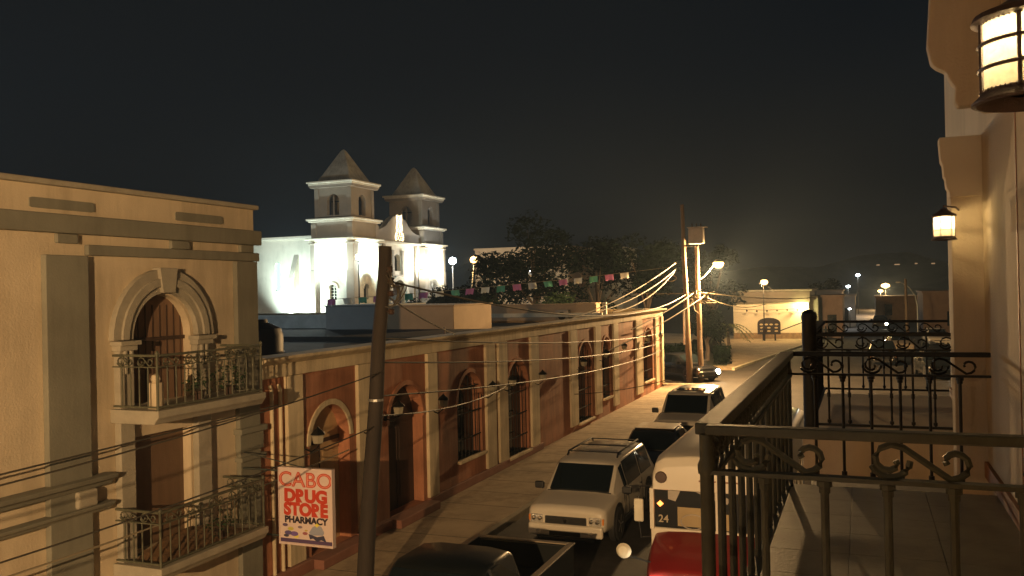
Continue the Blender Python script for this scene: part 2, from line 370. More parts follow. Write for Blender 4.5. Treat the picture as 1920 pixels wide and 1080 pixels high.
# lanterns
g_lant = lampglass('seeded_lantern_glass', (1, .84, .50), .66)
def lantern(label, c, r, h, power, wallx, wall_y=None, tgt=None):
    x, y, z = c
    L = thing('wall_lantern', label, 'lantern', (x, y, z - h / 2), 'lanterns on the hotel wall')
    MB().lathe([(r * .35, z + h * .86), (r * .4, z + h * .80), (r * .75, z + h * .68), (r * 1.15, z + h * .58), (r * 1.2, z + h * .50), (r * 1.07, z + h * .47), (r * .2, z + h * .49)], (x, y, 0), 28).build('cap', m_plas2, L, smooth=True)
    MB().lathe([(r * 1.02, z - h * .47), (r * 1.05, z - h * .52), (r * 1.22, z - h * .62), (r * 1.22, z - h * .65), (r * 1.12, z - h * .66), (r * 1.0, z - h * .58), (r * .92, z - h * .47)], (x, y, 0), 28).build('base_ring', m_plas2, L, smooth=True)
    g = MB(); ns = 40
    g.loft([[(x + r * .97 * math.cos(2 * math.pi * k / ns), y + r * .97 * math.sin(2 * math.pi * k / ns), zz) for k in range(ns)] for zz in (z - h * .5, z + h * .5)], cap=False)
    g.build('glass', g_lant, L, smooth=True)
    cg = MB()
    for k in range(6):
        a = R(60 * k + 8); cg.tube([(x + r * 1.03 * math.cos(a), y + r * 1.03 * math.sin(a), z - h * .5), (x + r * 1.03 * math.cos(a), y + r * 1.03 * math.sin(a), z + h * .5)], r * .05, 6)
    for zz in (z - h * .17, z + h * .17):
        cg.tube([(x + r * 1.05 * math.cos(R(10 * k)), y + r * 1.05 * math.sin(R(10 * k)), zz) for k in range(37)], r * .045, 6)
    cg.build('cage', m_plas2, L, smooth=True)
    bd = MB()
    for zz in (z - h * .48, z + h * .47):
        for k in range(56):
            a = 2 * math.pi * k / 56; bd.lathe([(.001, -r * .04), (r * .035, 0), (.001, r * .04)], (x + r * 1.03 * math.cos(a), y + r * 1.03 * math.sin(a), zz), 5)
    bd.build('beading', m_plas2, L)
    MB().lathe([(.001, -r * .3), (r * .24, -r * .1), (r * .26, r * .1), (.001, r * .3)], (x, y, z + h * .12), 12).build('bulb', emit('bulb_lit', (1, .88, .6), 34), L, smooth=True)
    if wall_y is None: MB().tube([(x, y, z + h * .86), (x, y, z + h * 1.1), (x + (wallx - x) * .4, y, z + h * 1.25), (wallx, y, z + h * 1.0)], r * .08, 8).lathe([(r * .4, 0), (r * .4, .02)], (wallx - .02, y, z + h * 1.0), 12, 'X').build('bracket', m_plas2, L, smooth=True)
    else: MB().tube([(x, y, z + h * .8), (x, y, z + h * 1.0), (x + .1, wall_y - .1, z + h * 1.0), (x + .13, wall_y, z + h * .9)], r * .1, 8).build('bracket', m_plas2, L, smooth=True)
    lamp('lantern_light', 'POINT', (x, y, z + h * .18), power, (1, .84, .58), r * .3, L)
    return L
m_plas2 = mat('bronze_lantern_metal', (.10, .075, .085), rough=.45, metal=.4, var=.25, scale=20, bump=.4)
lantern('large round caged lantern glowing at the top right corner of the view', (.372, 2.31, 6.015), .104, .165, 13, .9)
lantern('small bright lantern hanging by the hotel pilaster down the street', (.60, 7.60, 5.93), (.076), .16, 18, .9, wall_y=7.88)

# ------------------------------------------------------------------ left corner building (cream)
lb = thing('corner_building', 'cream three level building on the left with grey pilasters and arched balcony door', 'building', (-10.2, 6.5, 0))
XL = -10.2; f = west(XL)
A1 = arch(10.08, 11.40, 3.9, 5.57, 18)
mb = MB().holed([(-6, 0), (13.05, 0), (13.05, 7.06), (-6, 7.06)], [A1, [(10.15, 1.68), (11.36, 1.68), (11.36, 3.42), (10.15, 3.42)]], f, .20)
mb.build('facade', m_cream, lb)
MB().box(-24, XL - .32, -6, 13.05, 0, 6.7).box(XL - .32, XL - .24, -6, 13.05, 0, 7.06).build('body', m_cream, lb)
MB().box(XL - .3, XL + .10, -6, 13.10, 7.06, 7.14).build('coping', m_stone, lb, bevel=.02)
MB().box(XL, XL + .12, -6, 13.14, 6.42, 6.68).build('upper_cornice', m_gtrim, lb, bevel=.02)
MB().box(XL, XL + .09, 9.31, 13.10, 6.13, 6.28).build('lower_cornice', m_gtrim, lb, bevel=.015)
for y0, y1 in ((8.6, 9.3), (12.46, 13.02)):
    MB().box(XL, XL + .10, y0, y1, .6 if y0 < 10 else 0, 6.12).build('pilaster', m_gtrim, lb, bevel=.012)
for y0, y1 in ((8.82, 9.16), (10.95, 11.35), (12.62, 12.95)):
    MB().box(XL, XL + .07, y0, y1, 6.285, 6.415).build('frieze_block', m_gtrim, lb, bevel=.01)
for y0, y1 in ((8.44, 9.5), (11.1, 12.22), (4.6, 5.7)):
    c = MB(); pts = arch(y0 + .08, y1 - .08, 6.74, 6.90, 8, .05)
    c.prism([(y0, 6.76), (y0 + .05, 6.745), (y1 - .05, 6.745), (y1, 6.76), (y1, 6.87), (y1 - .05, 6.885), (y0 + .05, 6.885), (y0, 6.87)], f, 0, .018).build('parapet_panel', m_gtrim, lb)
# arched door surround
mb = MB(); cy_, cz_ = 10.78, 4.90
ringprism(mb, cy_, cz_, .69, .80, f, 0, .10); ringprism(mb, cy_, cz_, .801, .92, f, 0, .14); ringprism(mb, cy_, cz_, .921, 1.06, f, 0, .10)
mb.build('arch_moulding', m_stone, lb, smooth=False)
MB().prism([(cy_ - .13, 5.585), (cy_ + .13, 5.585), (cy_ + .19, 5.975), (cy_ - .19, 5.975)], f, 0, .165).build('keystone', m_stone, lb, bevel=.01)
for a, b in ((9.80, 10.075), (11.405, 11.72)):
    MB().box(XL, XL + .12, a, b, 1.5, 4.74).build('door_jamb', m_stone, lb, bevel=.012)
    MB().box(XL, XL + .22, a - .06, b + .06, 4.82, 4.885).box(XL, XL + .17, a - .03, b + .03, 4.74, 4.82).build('impost', m_stone, lb, bevel=.008)
    MB().box(XL + .12, XL + .17, a + .06, a + .11, 4.4, 4.74).box(XL + .12, XL + .17, a + .17, a + .22, 4.4, 4.74).build('impost_flutes', m_stone, lb, bevel=.01)
d = MB().prism(arch(10.02, 11.46, 3.9, 5.63, 18), f, -.20, -.15)
dr = d.build('balcony_door', mat('weathered_door_wood', (.20, .12, .075), rough=.65, var=.35, scale=3, streak=.15), lb)
mb = MB()
for k in range(9): mb.box(XL - .148, XL - .138, 10.12 + k * .15, 10.135 + k * .15, 3.9, 5.4)
mb.box(XL - .14, XL - .115, 10.1, 11.4, 4.84, 4.90).build('door_battens', m_dark, dr)
MB().box(XL - .20, XL - .16, 10.05, 11.46, 1.6, 3.5).build('lower_door', mat('brown_door_wood', (.14, .085, .05), rough=.6, var=.3, scale=3, streak=.15), lb)
# mid cornice of the left half
for z0, z1, pr in ((2.86, 3.02, .26), (2.50, 2.62, .20)):
    MB().prism([(0, z0), (pr * .45, z0), (pr * .6, z0 + (z1 - z0) * .4), (pr * .9, z0 + (z1 - z0) * .6), (pr, z1), (0, z1)], lambda u, v, d: (XL + u, d, v), 3.0, 9.62).build('mid_cornice', m_gtrim, lb, bevel=.01)
MB().box(XL, XL + .16, 9.0, 9.34, 2.62, 2.86).build('console', m_stone, lb, bevel=.03)
MB().box(XL, XL + .18, 12.40, 13.12, 3.10, 3.20).box(XL, XL + .12, 12.44, 13.08, 2.78, 3.10).box(XL, XL + .16, 12.42, 13.10, 2.62, 2.70).build('pilaster_capital', m_gtrim, lb, bevel=.012)
MB().prism([(0, 3.70), (.82, 3.70), (.86, 3.76), (.9, 3.80), (.9, 3.90), (0, 3.90)], lambda u, v, d: (XL + u, d, v), 9.72, 12.15).build('balcony_slab', m_stone, lb, bevel=.012)
MB().prism([(0, 1.46), (.82, 1.46), (.86, 1.52), (.9, 1.56), (.9, 1.66), (0, 1.66)], lambda u, v, d: (XL + u, d, v), 9.72, 12.15).build('balconet_slab', m_stone, lb, bevel=.012)
for z, lab in ((3.9, 'upper iron balcony railing before the arched door of the cream building'), (1.66, 'lower iron balconet railing before the ground floor door of the cream building')):
    rb = thing('balcony_railing', lab, 'railing', (-9.35, 9.8, z))

    mi = mat('aged_green_iron', (.085, .085, .055), rough=.6, var=.4, scale=6)
    rail(rb, west(-9.36), 9.80, 12.08, top=z + .80, base=z - .02, bar=.17, m=mi, br=.011, panel=.14, detail=False)
    rail(rb, south(9.78), -10.18, -9.37, top=z + .80, base=z - .02, bar=.17, m=mi, br=.011, panel=.14, detail=False)
    rail(rb, south(12.10), -10.18, -9.37, top=z + .80, base=z - .02, bar=.17, m=mi, br=.011, panel=.14, detail=False)
    corner_post(rb, -9.36, 9.78, z + .80, z, .02, mi); corner_post(rb, -9.36, 12.1, z + .80, z, .02, mi)
bx = thing('boxed_post', 'pale wooden box post standing inside the upper balcony corner', 'post', (-9.55, 9.95, 3.9))
MB().box(-9.64, -9.47, 9.87, 10.02, 3.9, 4.28).build('shaft', m_cream, bx, bevel=.012)
MB().lathe([(.05, 4.28), (.075, 4.33), (.05, 4.39), (.001, 4.41)], (-9.555, 9.945, 0), 10).build('finial', m_cream, bx, smooth=True)
rr = random.Random(5)
for k, (px, py, pz, n, lab) in enumerate(((-9.6, 10.9, 3.9, 260, 'left trailing potted plant on the upper balcony'), (-9.6, 11.6, 3.9, 300, 'right trailing potted plant on the upper balcony'), (-9.5, 11.2, 1.66, 240, 'flowering plant climbing the lower balconet railing'))):
    t = thing('potted_plant', lab, 'plant', (px, py, pz), 'plants on the cream building balconies')
    MB().lathe([(.06, pz), (.09, pz + .14), (.10, pz + .16), (.07, pz + .16)], (px, py, 0), 10).build('pot', m_dark, t, smooth=True)
    mb = MB(); leaves(mb, (px, py, pz + .30), (.20, .33, .22), n // 2, .035, rr); mb.build('foliage', m_leaf, t)
net = MB()
for i in range(12):
    for j in range(5):
        def q(i, j): return (-9.98 + j * .115, 9.95 + i * .16, 1.67 + .20 * math.sin(i / 12 * math.pi) ** .7 * (1 - j / 6) + .02 * math.sin(i * 2.1 + j * 1.7))
        net.face([q(i, j), q(i + 1, j), q(i + 1, j + 1), q(i, j + 1)])
tag(net.build('ground_sheet', mat('brown_netting', (.16, .085, .035), var=.5, scale=14, bump=.8), smooth=True), 'rumpled brown netting heaped on the lower balconet floor', 'netting')

# ------------------------------------------------------------------ terracotta building
ob = thing('terracotta_building', 'long single storey terracotta building with cream pilasters and arched openings', 'building', (-10.2, 30, 0))
OPS = [(14.65, 16.10, .35, 3.26), (17.75, 19.45, .35, 3.32), (21.45, 23.10, .95, 3.28), (25.0, 26.85, .38, 3.30), (32.3, 34.15, .38, 3.46), (35.7, 36.95, .90, 3.46), (43.15, 45.2, .82, 3.50)]
holes = [arch(*o, n=14) for o in OPS]
MB().holed([(13.06, 0), (47.6, 0), (47.6, 4.0), (13.06, 4.0)], holes, f, .32).build('facade', m_orange, ob)
MB().box(-60, XL - .33, 13.06, 47.6, 0, 3.70).box(XL - .33, XL, 47.45, 47.6, 0, 3.99).build('body', m_orange, ob)
MB().box(XL - .33, XL + .05, 13.06, 47.65, 3.98, 4.22).build('frieze', m_white, ob, bevel=.01)
MB().prism([(-.33, 4.22), (.05, 4.22), (.12, 4.26), (.20, 4.30), (.24, 4.33), (.24, 4.38), (-.33, 4.38)], lambda u, v, d: (XL + u, d, v), 13.06, 47.85).build('cornice', m_white, ob)
MB().box(-42, -10.54, 47.3, 47.6, 3.70, 4.38).build('end_parapet', m_white, ob)
for a, b in ((13.85, 14.35), (16.36, 16.88), (19.62, 20.15), (23.30, 23.98), (24.24, 24.92), (27.0, 27.72), (31.2, 32.05), (34.5, 35.3), (37.3, 38.1), (41.45, 42.7), (45.65, 46.4), (47.15, 47.62)):
    pl = MB().box(XL, XL + .09, a, b, .38, 3.975).build('pilaster', m_white, ob, bevel=.012)
for a, b in ((13.35, 13.45), (13.62, 13.70)):
    MB().tube([(XL + .06, (a + b) / 2, .3), (XL + .06, (a + b) / 2, 3.75), (XL + .02, (a + b) / 2, 3.85)], .035, 8).build('drainpipe', m_white, ob, smooth=True)
for a, b in ((13.06, 14.5), (16.3, 17.6), (19.6, 47.6)):
    MB().box(XL, XL + (.16 if b < 40 else .10), a, min(b, 28.0), .15, .37).build('plinth', m_plinth, ob, bevel=.015) if a < 28 else None
for i, (a, b) in enumerate(((14.5, 16.3), (17.6, 19.6))):
    MB().box(XL - .3, XL + .38, a, b, .15, .345).build('door_step', m_plinth, ob, bevel=.02)
for i, o in enumerate(OPS):
    y0, y1, z0, z1 = o
    dm = m_doorcr if i < 1 else m_dark
    if i < 2:
        dd = MB().prism(arch(y0 - .05, y1 + .05, z0, z1 + .05), f, -.32, -.28).build('door', dm, ob)
        ym = (y0 + y1) / 2
        MB().box(XL - .279, XL - .262, ym - .01, ym + .01, z0, 2.45).box(XL - .279, XL - .25, y0, y1, 2.45, 2.53).build('door_rail', m_dark, dd)
        for sgn in (-1, 1):
            MB().box(XL - .279, XL - .268, ym + sgn * .33 - .2, ym + sgn * .33 + .2, .6, 1.25).box(XL - .279, XL - .268, ym + sgn * .33 - .2, ym + sgn * .33 + .2, 1.4, 2.3).build('door_panel', dm, dd, bevel=.01)
    else:
        ww = MB().prism(arch(y0 - .05, y1 + .05, z0, z1 + .05), f, -.32, -.29).build('window', m_glass, ob)
        g = MB()
        for k in range(7):
            yy = y0 + (y1 - y0) * (k + .5) / 7; g.tube([(XL - .05, yy, z0), (XL - .05, yy, z1 - .12 - abs(k - 3) ** 2 * .06)], .012, 6)
        for zz in (z0 + .5, z0 + 1.2, z0 + 1.9): g.box(XL - .06, XL - .04, y0, y1, zz, zz + .03)
        g.build('window_grille', m_irond, ww)
        MB().box(XL - .28, XL + .12, y0 - .06, y1 + .06, z0 - .08, z0 + .0).build('sill', m_white, ob, bevel=.01)
    g = MB(); r0 = (y1 - y0) / 2; ringprism(g, (y0 + y1) / 2, z1 - r0, r0 + .0, r0 + .11, f, 0, .035, n=14); g.build('arch_band', m_orange if i != 0 else m_white, ob)
# wall sconces (unlit)
def sconce(y, z, lab):
    s = thing('wall_sconce', lab, 'wall lamp', (XL, y, z), 'unlit lamps along the terracotta wall')
    x = XL + .36
    MB().tube([(XL + .02, y, z - .1), (XL + .2, y, z - .16), (x, y, z - .05), (x, y, z)], .014, 6).lathe([(.06, 0), (.06, .02)], (XL + .001, y, z - .1), 10, 'X').build('bracket', m_irond, s, smooth=True)
    MB().lathe([(.04, z), (.10, z + .02), (.13, z + .17), (.10, z + .18)], (x, y, 0), 6).build('glass', mat('dusty_lamp_glass', (.35, .32, .24), rough=.2), s)
    MB().lathe([(.16, z + .19), (.12, z + .24), (.04, z + .30), (.001, z + .35)], (x, y, 0), 6).build('cap', m_irond, s)
for y, z, lab in ((14.42, 2.62, 'between the first pilaster and the lit cream door'), (16.55, 2.62, 'just left of the leaning wooden pole'), (17.6, 2.75, 'left of the dark arched door beyond the pole'), (19.9, 2.62, 'on the pilaster right of the dark arched door'),
                  (23.1, 2.62, 'left of the twin pilasters'), (24.6, 2.65, 'on the second twin pilaster'), (27.3, 2.55, 'on the pilaster before the blank wall panel'), (31.9, 2.6, 'left of the window after the blank panel'),
                  (35.0, 2.7, 'between the two narrow far windows'), (38.0, 2.8, 'on the pilaster left of the brightly lit panel'), (42.6, 2.9, 'left of the last arched window'), (45.6, 2.9, 'right of the last arched window near the street corner')):
    sconce(y, z, 'unlit iron wall lamp ' + lab)
# rooftop
MB().box(-60, XL - .34, 13.1, 47.28, 3.701, 3.72).build('roof', m_roof, ob)
rf = MB().box(-40, -11.5, 14.5, 27, 3.72, 3.84).box(-40, -14, 27.3, 33, 3.72, 3.98).build('roof_felt_patch', m_roofd, ob)
def roomlet(name, lab, x0, x1, y0, y1, z0, z1, m, cat='roof structure'):
    t = thing(name, lab, cat, ((x0 + x1) / 2, (y0 + y1) / 2, z0))
    MB().box(x0, x1, y0, y1, z0, z1).build('wall', m, t, bevel=.02)
    MB().box(x0 - .06, x1 + .06, y0 - .06, y1 + .06, z1 + .001, z1 + .06).build('coping', m, t, bevel=.01)
    return t
roomlet('roof_room', 'tan rendered rooftop room right of the leaning pole', -18.9, -15.76, 33, 37, 3.72, 4.93, m_block)
roomlet('roof_room', 'grey rendered rooftop room left of the leaning pole', -22.2, -19.2, 33.3, 37, 3.72, 4.98, m_blockg)
roomlet('roof_wall', 'long tan parapet wall at the far edge of the terracotta roof', -25.0, -14.6, 46.1, 46.5, 3.72, 4.68, m_block, 'wall')
roomlet('roof_box', 'square tan chimney box beside the white vent on the roof', -14.45, -13.35, 45.5, 46.5, 3.72, 4.72, m_block, 'chimney')
rc = thing('roof_wall', 'low white roof ledge crossing behind the grey rooftop room', 'wall', (-30, 40, 3.72))
MB().box(-48, -22.5, 40, 40.4, 3.72, 4.45).build('wall', mat('pale_roof_ledge', (.45, .46, .44), var=.3), rc, bevel=.02)
MB().box(-45, -12.4, 43.5, 43.7, 4.1, 4.3).build('white_beam', mat('white_beam', (.6, .56, .45), var=.2), rc)
tk = thing('water_tank', 'dark blue plastic water tank at the near end of the terracotta roof', 'water tank', (-13.6, 17.6, 3.85))
MB().lathe([(.62, 3.85), (.66, 3.9), (.66, 4.55), (.60, 4.72), (.30, 4.86), (.28, 4.94), (.001, 4.95)], (-13.75, 17.6, 0), 24).build('shell', mat('navy_plastic', (.02, .035, .09), rough=.5), tk, smooth=True)
MB().lathe([(.675, 4.1), (.69, 4.13), (.675, 4.16)], (-13.75, 17.6, 0), 24).build('rib', mat('navy_plastic', (.02, .035, .09)), tk, smooth=True)
vt = thing('roof_vent', 'white vent pipe with dark holes on the far roof edge', 'vent', (-12.9, 46, 3.72))
MB().box(-13.05, -12.83, 45.9, 46.1, 3.72, 4.80).build('pipe', mat('white_vent', (.65, .62, .5)), vt, bevel=.02)
for zz in (4.35, 4.6): MB().lathe([(.045, 0), (.045, .01)], (-12.94, 45.888, zz), 10, 'Y').build('hole', m_black, vt)
sg = thing('roof_debris', 'broken timber bracket left upright on the roof edge', 'timber', (-12.3, 21.5, 3.72))
MB().tube([(-12.3, 25, 3.72), (-12.3, 25.05, 4.4)], .035, 6).tube([(-12.6, 25, 3.72), (-12.32, 25.02, 4.2)], .02, 6).build('strut', m_dark, sg)
MB().box(-11.9, -11.75, 24.5, 24.65, 3.84, 3.98).build('block', m_white, sg)
ac = thing('air_conditioner', 'dark air conditioner box sitting before the far roof parapet', 'air conditioner', (-15.2, 45, 3.72))
MB().box(-15.5, -14.75, 45.2, 45.6, 3.8, 4.42).build('casing', m_grayp, ac, bevel=.03)
MB().lathe([(.22, 0), (.22, .02), (.20, .025), (.05, .01)], (-15.12, 45.17, 4.1), 18, 'Y').build('fan', m_black, ac)

# ------------------------------------------------------------------ pharmacy sign (hangs square to the street)
sn = thing('pharmacy_sign', 'white hanging sign reading CABO DRUG STORE PHARMACY by the cream building', 'sign', (-9.36, 12.5, 1.28))
SX0, SX1, SZ0, SZ1, SY = -9.33, -8.28, 1.30, 2.56, 12.5
m_sw = mat('sign_white', (.62, .50, .46), rough=.45, var=.05, bump=0); m_sred = mat('sign_red', (.50, .05, .025), rough=.45, var=.1, bump=0); m_sbk = mat('sign_black', (.03, .02, .03), rough=.45, bump=0)
MB().box(SX0, SX1, SY, SY + .05, SZ0, SZ1).build('panel', m_sw, sn)
fr = MB().box(SX0 - .015, SX1 + .015, SY - .02, SY + .07, SZ1, SZ1 + .025).box(SX0 - .015, SX1 + .015, SY - .02, SY + .07, SZ0 - .025, SZ0)
fr.box(SX0 - .015, SX0, SY - .02, SY + .07, SZ0, SZ1).box(SX1, SX1 + .015, SY - .02, SY + .07, SZ0, SZ1).build('frame', m_sw, sn)
MB().box(SX0 + .01, SX1 - .01, SY - .004, SY - .001, SZ0 + .01, SZ0 + .075).build('foot_stripe', mat('sign_purple', (.08, .05, .12), rough=.5, bump=0), sn)
cx = (SX0 + SX1) / 2
def sgn(s, z, size, m, bold, dx=0, sx=1.0, name='lettering', dy=-.004): return text(name, s, size, m, sn, Matrix.Translation((cx + dx, SY + dy, z)) @ Matrix.Rotation(R(90), 4, 'X') @ Matrix.Diagonal((sx, 1, 1, 1)), bold, .002)
sgn('CABO', 2.37, .35, m_sred, .006, sx=1.12)
sgn('CABO', 2.37, .35, mat('sign_pink', (.72, .26, .18), rough=.5, bump=0), -.009, sx=1.12, dy=-.008)
sgn('DRUG', 2.10, .285, m_sred, .017, 0, 1.08); sgn('STORE', 1.87, .285, m_sred, .017, 0, 1.02); sgn('PHARMACY', 1.695, .15, m_sbk, .007, 0, 1.08)
for (dx, z, r_, c) in ((-.42, 1.60, .035, (.12, .08, .16)), (-.12, 1.58, .03, (.2, .15, .2)), (-.36, 1.47, .05, (.10, .08, .2)), (-.24, 1.46, .055, (.16, .1, .3)), (-.31, 1.54, .04, (.5, .45, .1)), (-.20, 1.42, .035, (.7, .6, .1)), (-.02, 1.48, .035, (.3, .1, .12)), (.0, 1.53, .02, (.5, .4, .1)), (-.40, 1.42, .035, (.05, .05, .08))):
    MB().prism([(cx + dx + r_ * 1.5 * math.cos(R(30 * k)), z + r_ * .75 * math.sin(R(30 * k)) - .0) for k in range(12)], south(SY), .001, .005 + abs(dx) * .004).build('pill', mat('pill%d' % int(abs(dx) * 100), c, rough=.4, bump=0), sn)
MB().prism([(cx + .06, 1.50), (cx + .13, 1.60), (cx + .20, 1.63), (cx + .30, 1.62), (cx + .36, 1.52), (cx + .33, 1.47), (cx + .1, 1.46)], south(SY), .001, .005).build('mortar_bowl', mat('mortar_blue', (.28, .30, .38), bump=0), sn)
MB().prism([(cx + .05, 1.48), (cx + .08, 1.39), (cx + .14, 1.41), (cx + .22, 1.36), (cx + .30, 1.39), (cx + .40, 1.37), (cx + .35, 1.47), (cx + .22, 1.44)], south(SY), .006, .009).build('mortar_foot', mat('mortar_dark', (.04, .04, .08), bump=0), sn)
MB().prism([(cx + .17, 1.63), (cx + .22, 1.60), (cx + .27, 1.64), (cx + .22, 1.67)], south(SY), .006, .009).build('mortar_top', mat('mortar_yellow', (.7, .6, .08), bump=0), sn)
MB().tube([(XL, SY + .02, SZ1 - .05), (SX0, SY + .02, SZ1 - .05)], .018, 6).build('bracket', m_iron, sn)
MB().tube([(XL, SY + .02, SZ0 + .1), (SX0, SY + .02, SZ0 + .1)], .018, 6).build('bracket', m_iron, sn)
MB().tube([(XL, SY + .02, SZ1 + .25), (-8.8, SY + .02, SZ1 + .02)], .01, 6).build('stay_rod', m_iron, sn)

# ------------------------------------------------------------------ poles, cables
def pole(name, label, base, top, r0, r1, m, cat='utility pole'):
    t = thing(name, label, cat, base)
    n = 12; pts = [Vector(base) + (Vector(top) - Vector(base)) * k / n + Vector((math.sin(k * 1.3) * .012, math.cos(k * 1.7) * .012, 0)) for k in range(n + 1)]
    MB().tube(pts, r0, 14, r1).build('shaft', m, t, smooth=True)
    return t
p1 = pole('utility_pole', 'dark leaning wooden pole in front of the terracotta wall', (-7.92, 12.80, .1), (-7.44, 12.97, 6.30), .150, .108, m_wood)
mb = MB().lathe([(.132, 3.70), (.132, 3.74)], (-7.64, 12.9, 0), 14).build('metal_band', m_metal, p1)
for dz, dx in ((5.9, .12), (5.72, .14), (5.5, .13), (5.2, .13)):
    MB().lathe([(.03, -.05), (.06, -.03), (.04, 0), (.06, .03), (.03, .05)], (-7.44 + dx, 12.9, dz), 8).tube([(-7.46, 12.95, dz), (-7.44 + dx, 12.9, dz)], .012, 5).build('insulator', m_dark, p1)
mb = MB()
for k in range(5):
    pts = [(-7.34 + .28 * k / 5 * math.sin(t * .5) + .12 * t * .15, 12.9 + .1 * math.cos(t * .7 + k), 5.95 - k * .05 - .06 * t + .08 * math.sin(t * 1.1 + k)) for t in range(9)]
    mb.tube(pts, .012, 5)
mb.build('cable_tangle', m_wire, p1)
p2 = pole('utility_pole', 'taller lit wooden pole at the far street corner with transformer', (-9.40, 51.2, 0), (-9.63, 51.1, 10.3), .19, .11, m_woodl)
p3 = pole('utility_pole', 'shorter second wooden pole beside the transformer pole', (-8.86, 51.9, 0), (-8.90, 51.5, 8.0), .17, .12, m_woodl)
p3x = thing('transformer', 'grey box transformer mounted above the paired corner poles', 'transformer', (-8.85, 51.3, 7.95))
MB().box(-9.28, -8.42, 51.0, 51.6, 8.0, 8.92).build('tank', m_grayp, p3x, bevel=.06)
MB().box(-9.34, -8.25, 50.95, 51.65, 8.93, 8.98).build('lid', m_grayp, p3x)
for dx in (-9.1, -8.85, -8.6): MB().lathe([(.03, 8.98), (.05, 9.03), (.03, 9.08), (.05, 9.13), (.02, 9.2)], (dx, 51.3, 0), 8).build('bushing', m_dark, p3x)
MB().box(-9.5, -8.7, 50.9, 51.0, 7.85, 7.95).build('bracket', m_iron, p3x)
co = MB(); co.tube([(-10.35 + .36 * math.cos(R(20 * k)), 50.9, 6.05 + .17 * math.sin(R(20 * k))) for k in range(19)], .03, 6)
tag(co.build('cable_coil', m_wirel, smooth=True), 'oval coil of spare pale cable hanging left of the corner poles', 'cable coil')
for x, y in ((-9.85, 51.0), (-8.7, 51.5)):
    pass
cl = thing('cable_clamps', 'tangle of pale cable ends and splice boxes on the corner poles', 'cable splices', (-9.0, 51.2, 4.9))
mb = MB(); rr = random.Random(11)
for k in range(16):
    a = Vector((-9.25 + rr.random() * .5, 50.95, 4.6 + rr.random() * .7)); b = a + Vector((rr.uniform(-.2, 1.1), -.1, rr.uniform(-.7, .2)))
    mb.tube([a, (a + b) / 2 + Vector((0, 0, -.15)), b], .022, 5)
mb.box(-9.1, -8.85, 50.85, 51.0, 5.1, 5.28).box(-8.5, -8.2, 50.85, 50.97, 4.85, 5.0).build('splices', m_wirel, cl)
mb = MB().box(-9.66, -9.56, 50.9, 51.0, 2.2, 4.2).box(-8.78, -8.69, 51.2, 51.3, 1.9, 3.0); mb.build('conduit', m_metal, cl)
bl = [(p1, 0)]
def cable(a, b, sag, r, m, lab, grp='overhead cables'):
    a = Vector(a); b = Vector(b); n = 22
    pts = [a + (b - a) * k / n + Vector((0, 0, -sag * 4 * (k / n) * (1 - k / n))) for k in range(n + 1)]
    tag(MB().tube(pts, r, 5).build('overhead_cable', m, smooth=True), lab, 'cable', grp)
C = cable
C((-7.42, 12.95, 5.72), (-9.5, 51.1, 5.1), .9, .020, m_wire, 'dark cable from the top of the leaning pole to the corner poles')
C((-7.5, 12.9, 4.75), (-9.95, 46.5, 3.1), .25, .016, m_wire, 'upper dark cable strung before the terracotta cornice')
C((-7.55, 12.9, 4.35), (-9.95, 46.6, 2.6), .3, .016, m_wire, 'middle dark cable strung across the terracotta wall')
C((-7.6, 12.9, 3.78), (-9.95, 46.9, 2.2), .35, .016, m_wire, 'lower dark cable strung across the terracotta wall')
C((-7.62, 12.9, 3.45), (-9.9, 24.6, 2.7), .2, .014, m_wire, 'short dark cable from the leaning pole to the twin pilasters')
C((-7.5, 12.95, 4.2), (-8.1, -4, 4.0), .4, .011, m_wire, 'dark cable rising from lower left to the leaning pole')
C((-7.6, 12.9, 3.3), (-8.3, -4, 3.5), .45, .011, m_wire, 'lowest dark cable crossing the cream building to the leaning pole')
C((-10.0, 13.4, 3.5), (-9.6, -4, 3.4), .1, .014, m_wire, 'dark cable crossing the cream building near its balcony')
C((-9.9, 15.6, 2.3), (-9.2, -4, 3.1), .45, .014, m_wirel, 'pale cable sagging below the cream building balcony to the first door')
C((-7.45, 12.9, 5.5), (-13.0, 30, 3.75), .25, .018, m_wire, 'dark cable dropping from the pole top onto the roof')
C((-9.95, 51.0, 7.0), (-13.2, 41, 4.1), .3, .028, m_wirel, 'upper pale cable sweeping from the corner pole down to the roof')
C((-10.0, 51.0, 6.6), (-11.6, 39, 4.4), .35, .028, m_wirel, 'middle pale cable sweeping from the corner pole down to the cornice')
C((-10.05, 51.0, 6.5), (-11.0, 40.5, 4.4), .45, .026, m_wirel, 'lower pale cable sweeping from the corner pole down to the cornice')
C((-9.0, 51.0, 5.2), (-10.0, 40, 3.6), .12, .026, m_wirel, 'pale service cable from the corner poles to the terracotta wall')
C((-8.4, 51.0, 5.0), (-10.0, 36, 2.9), .15, .026, m_wirel, 'lower pale service cable from the corner poles to the terracotta wall')
C((-9.0, 51.2, 5.25), (-4.2, 88, 4.3), .25, .035, m_wirel, 'long pale cable from the corner poles toward the lit white building')
C((-12.5, 51, 5.2), (-9.0, 51.1, 5.15), .02, .02, m_wirel, 'short pale cable ending left of the corner poles')
C((-8.3, 51.0, 4.9), (-6.5, 66, 4.2), .4, .022, m_wirel, 'pale cable sagging right of the corner poles toward the palm')
C((-9.95, 31, 1.65), (-7.2, 34, 1.9), .1, .014, m_wire, 'thin dark wire slanting over the pavement toward the far white SUV')
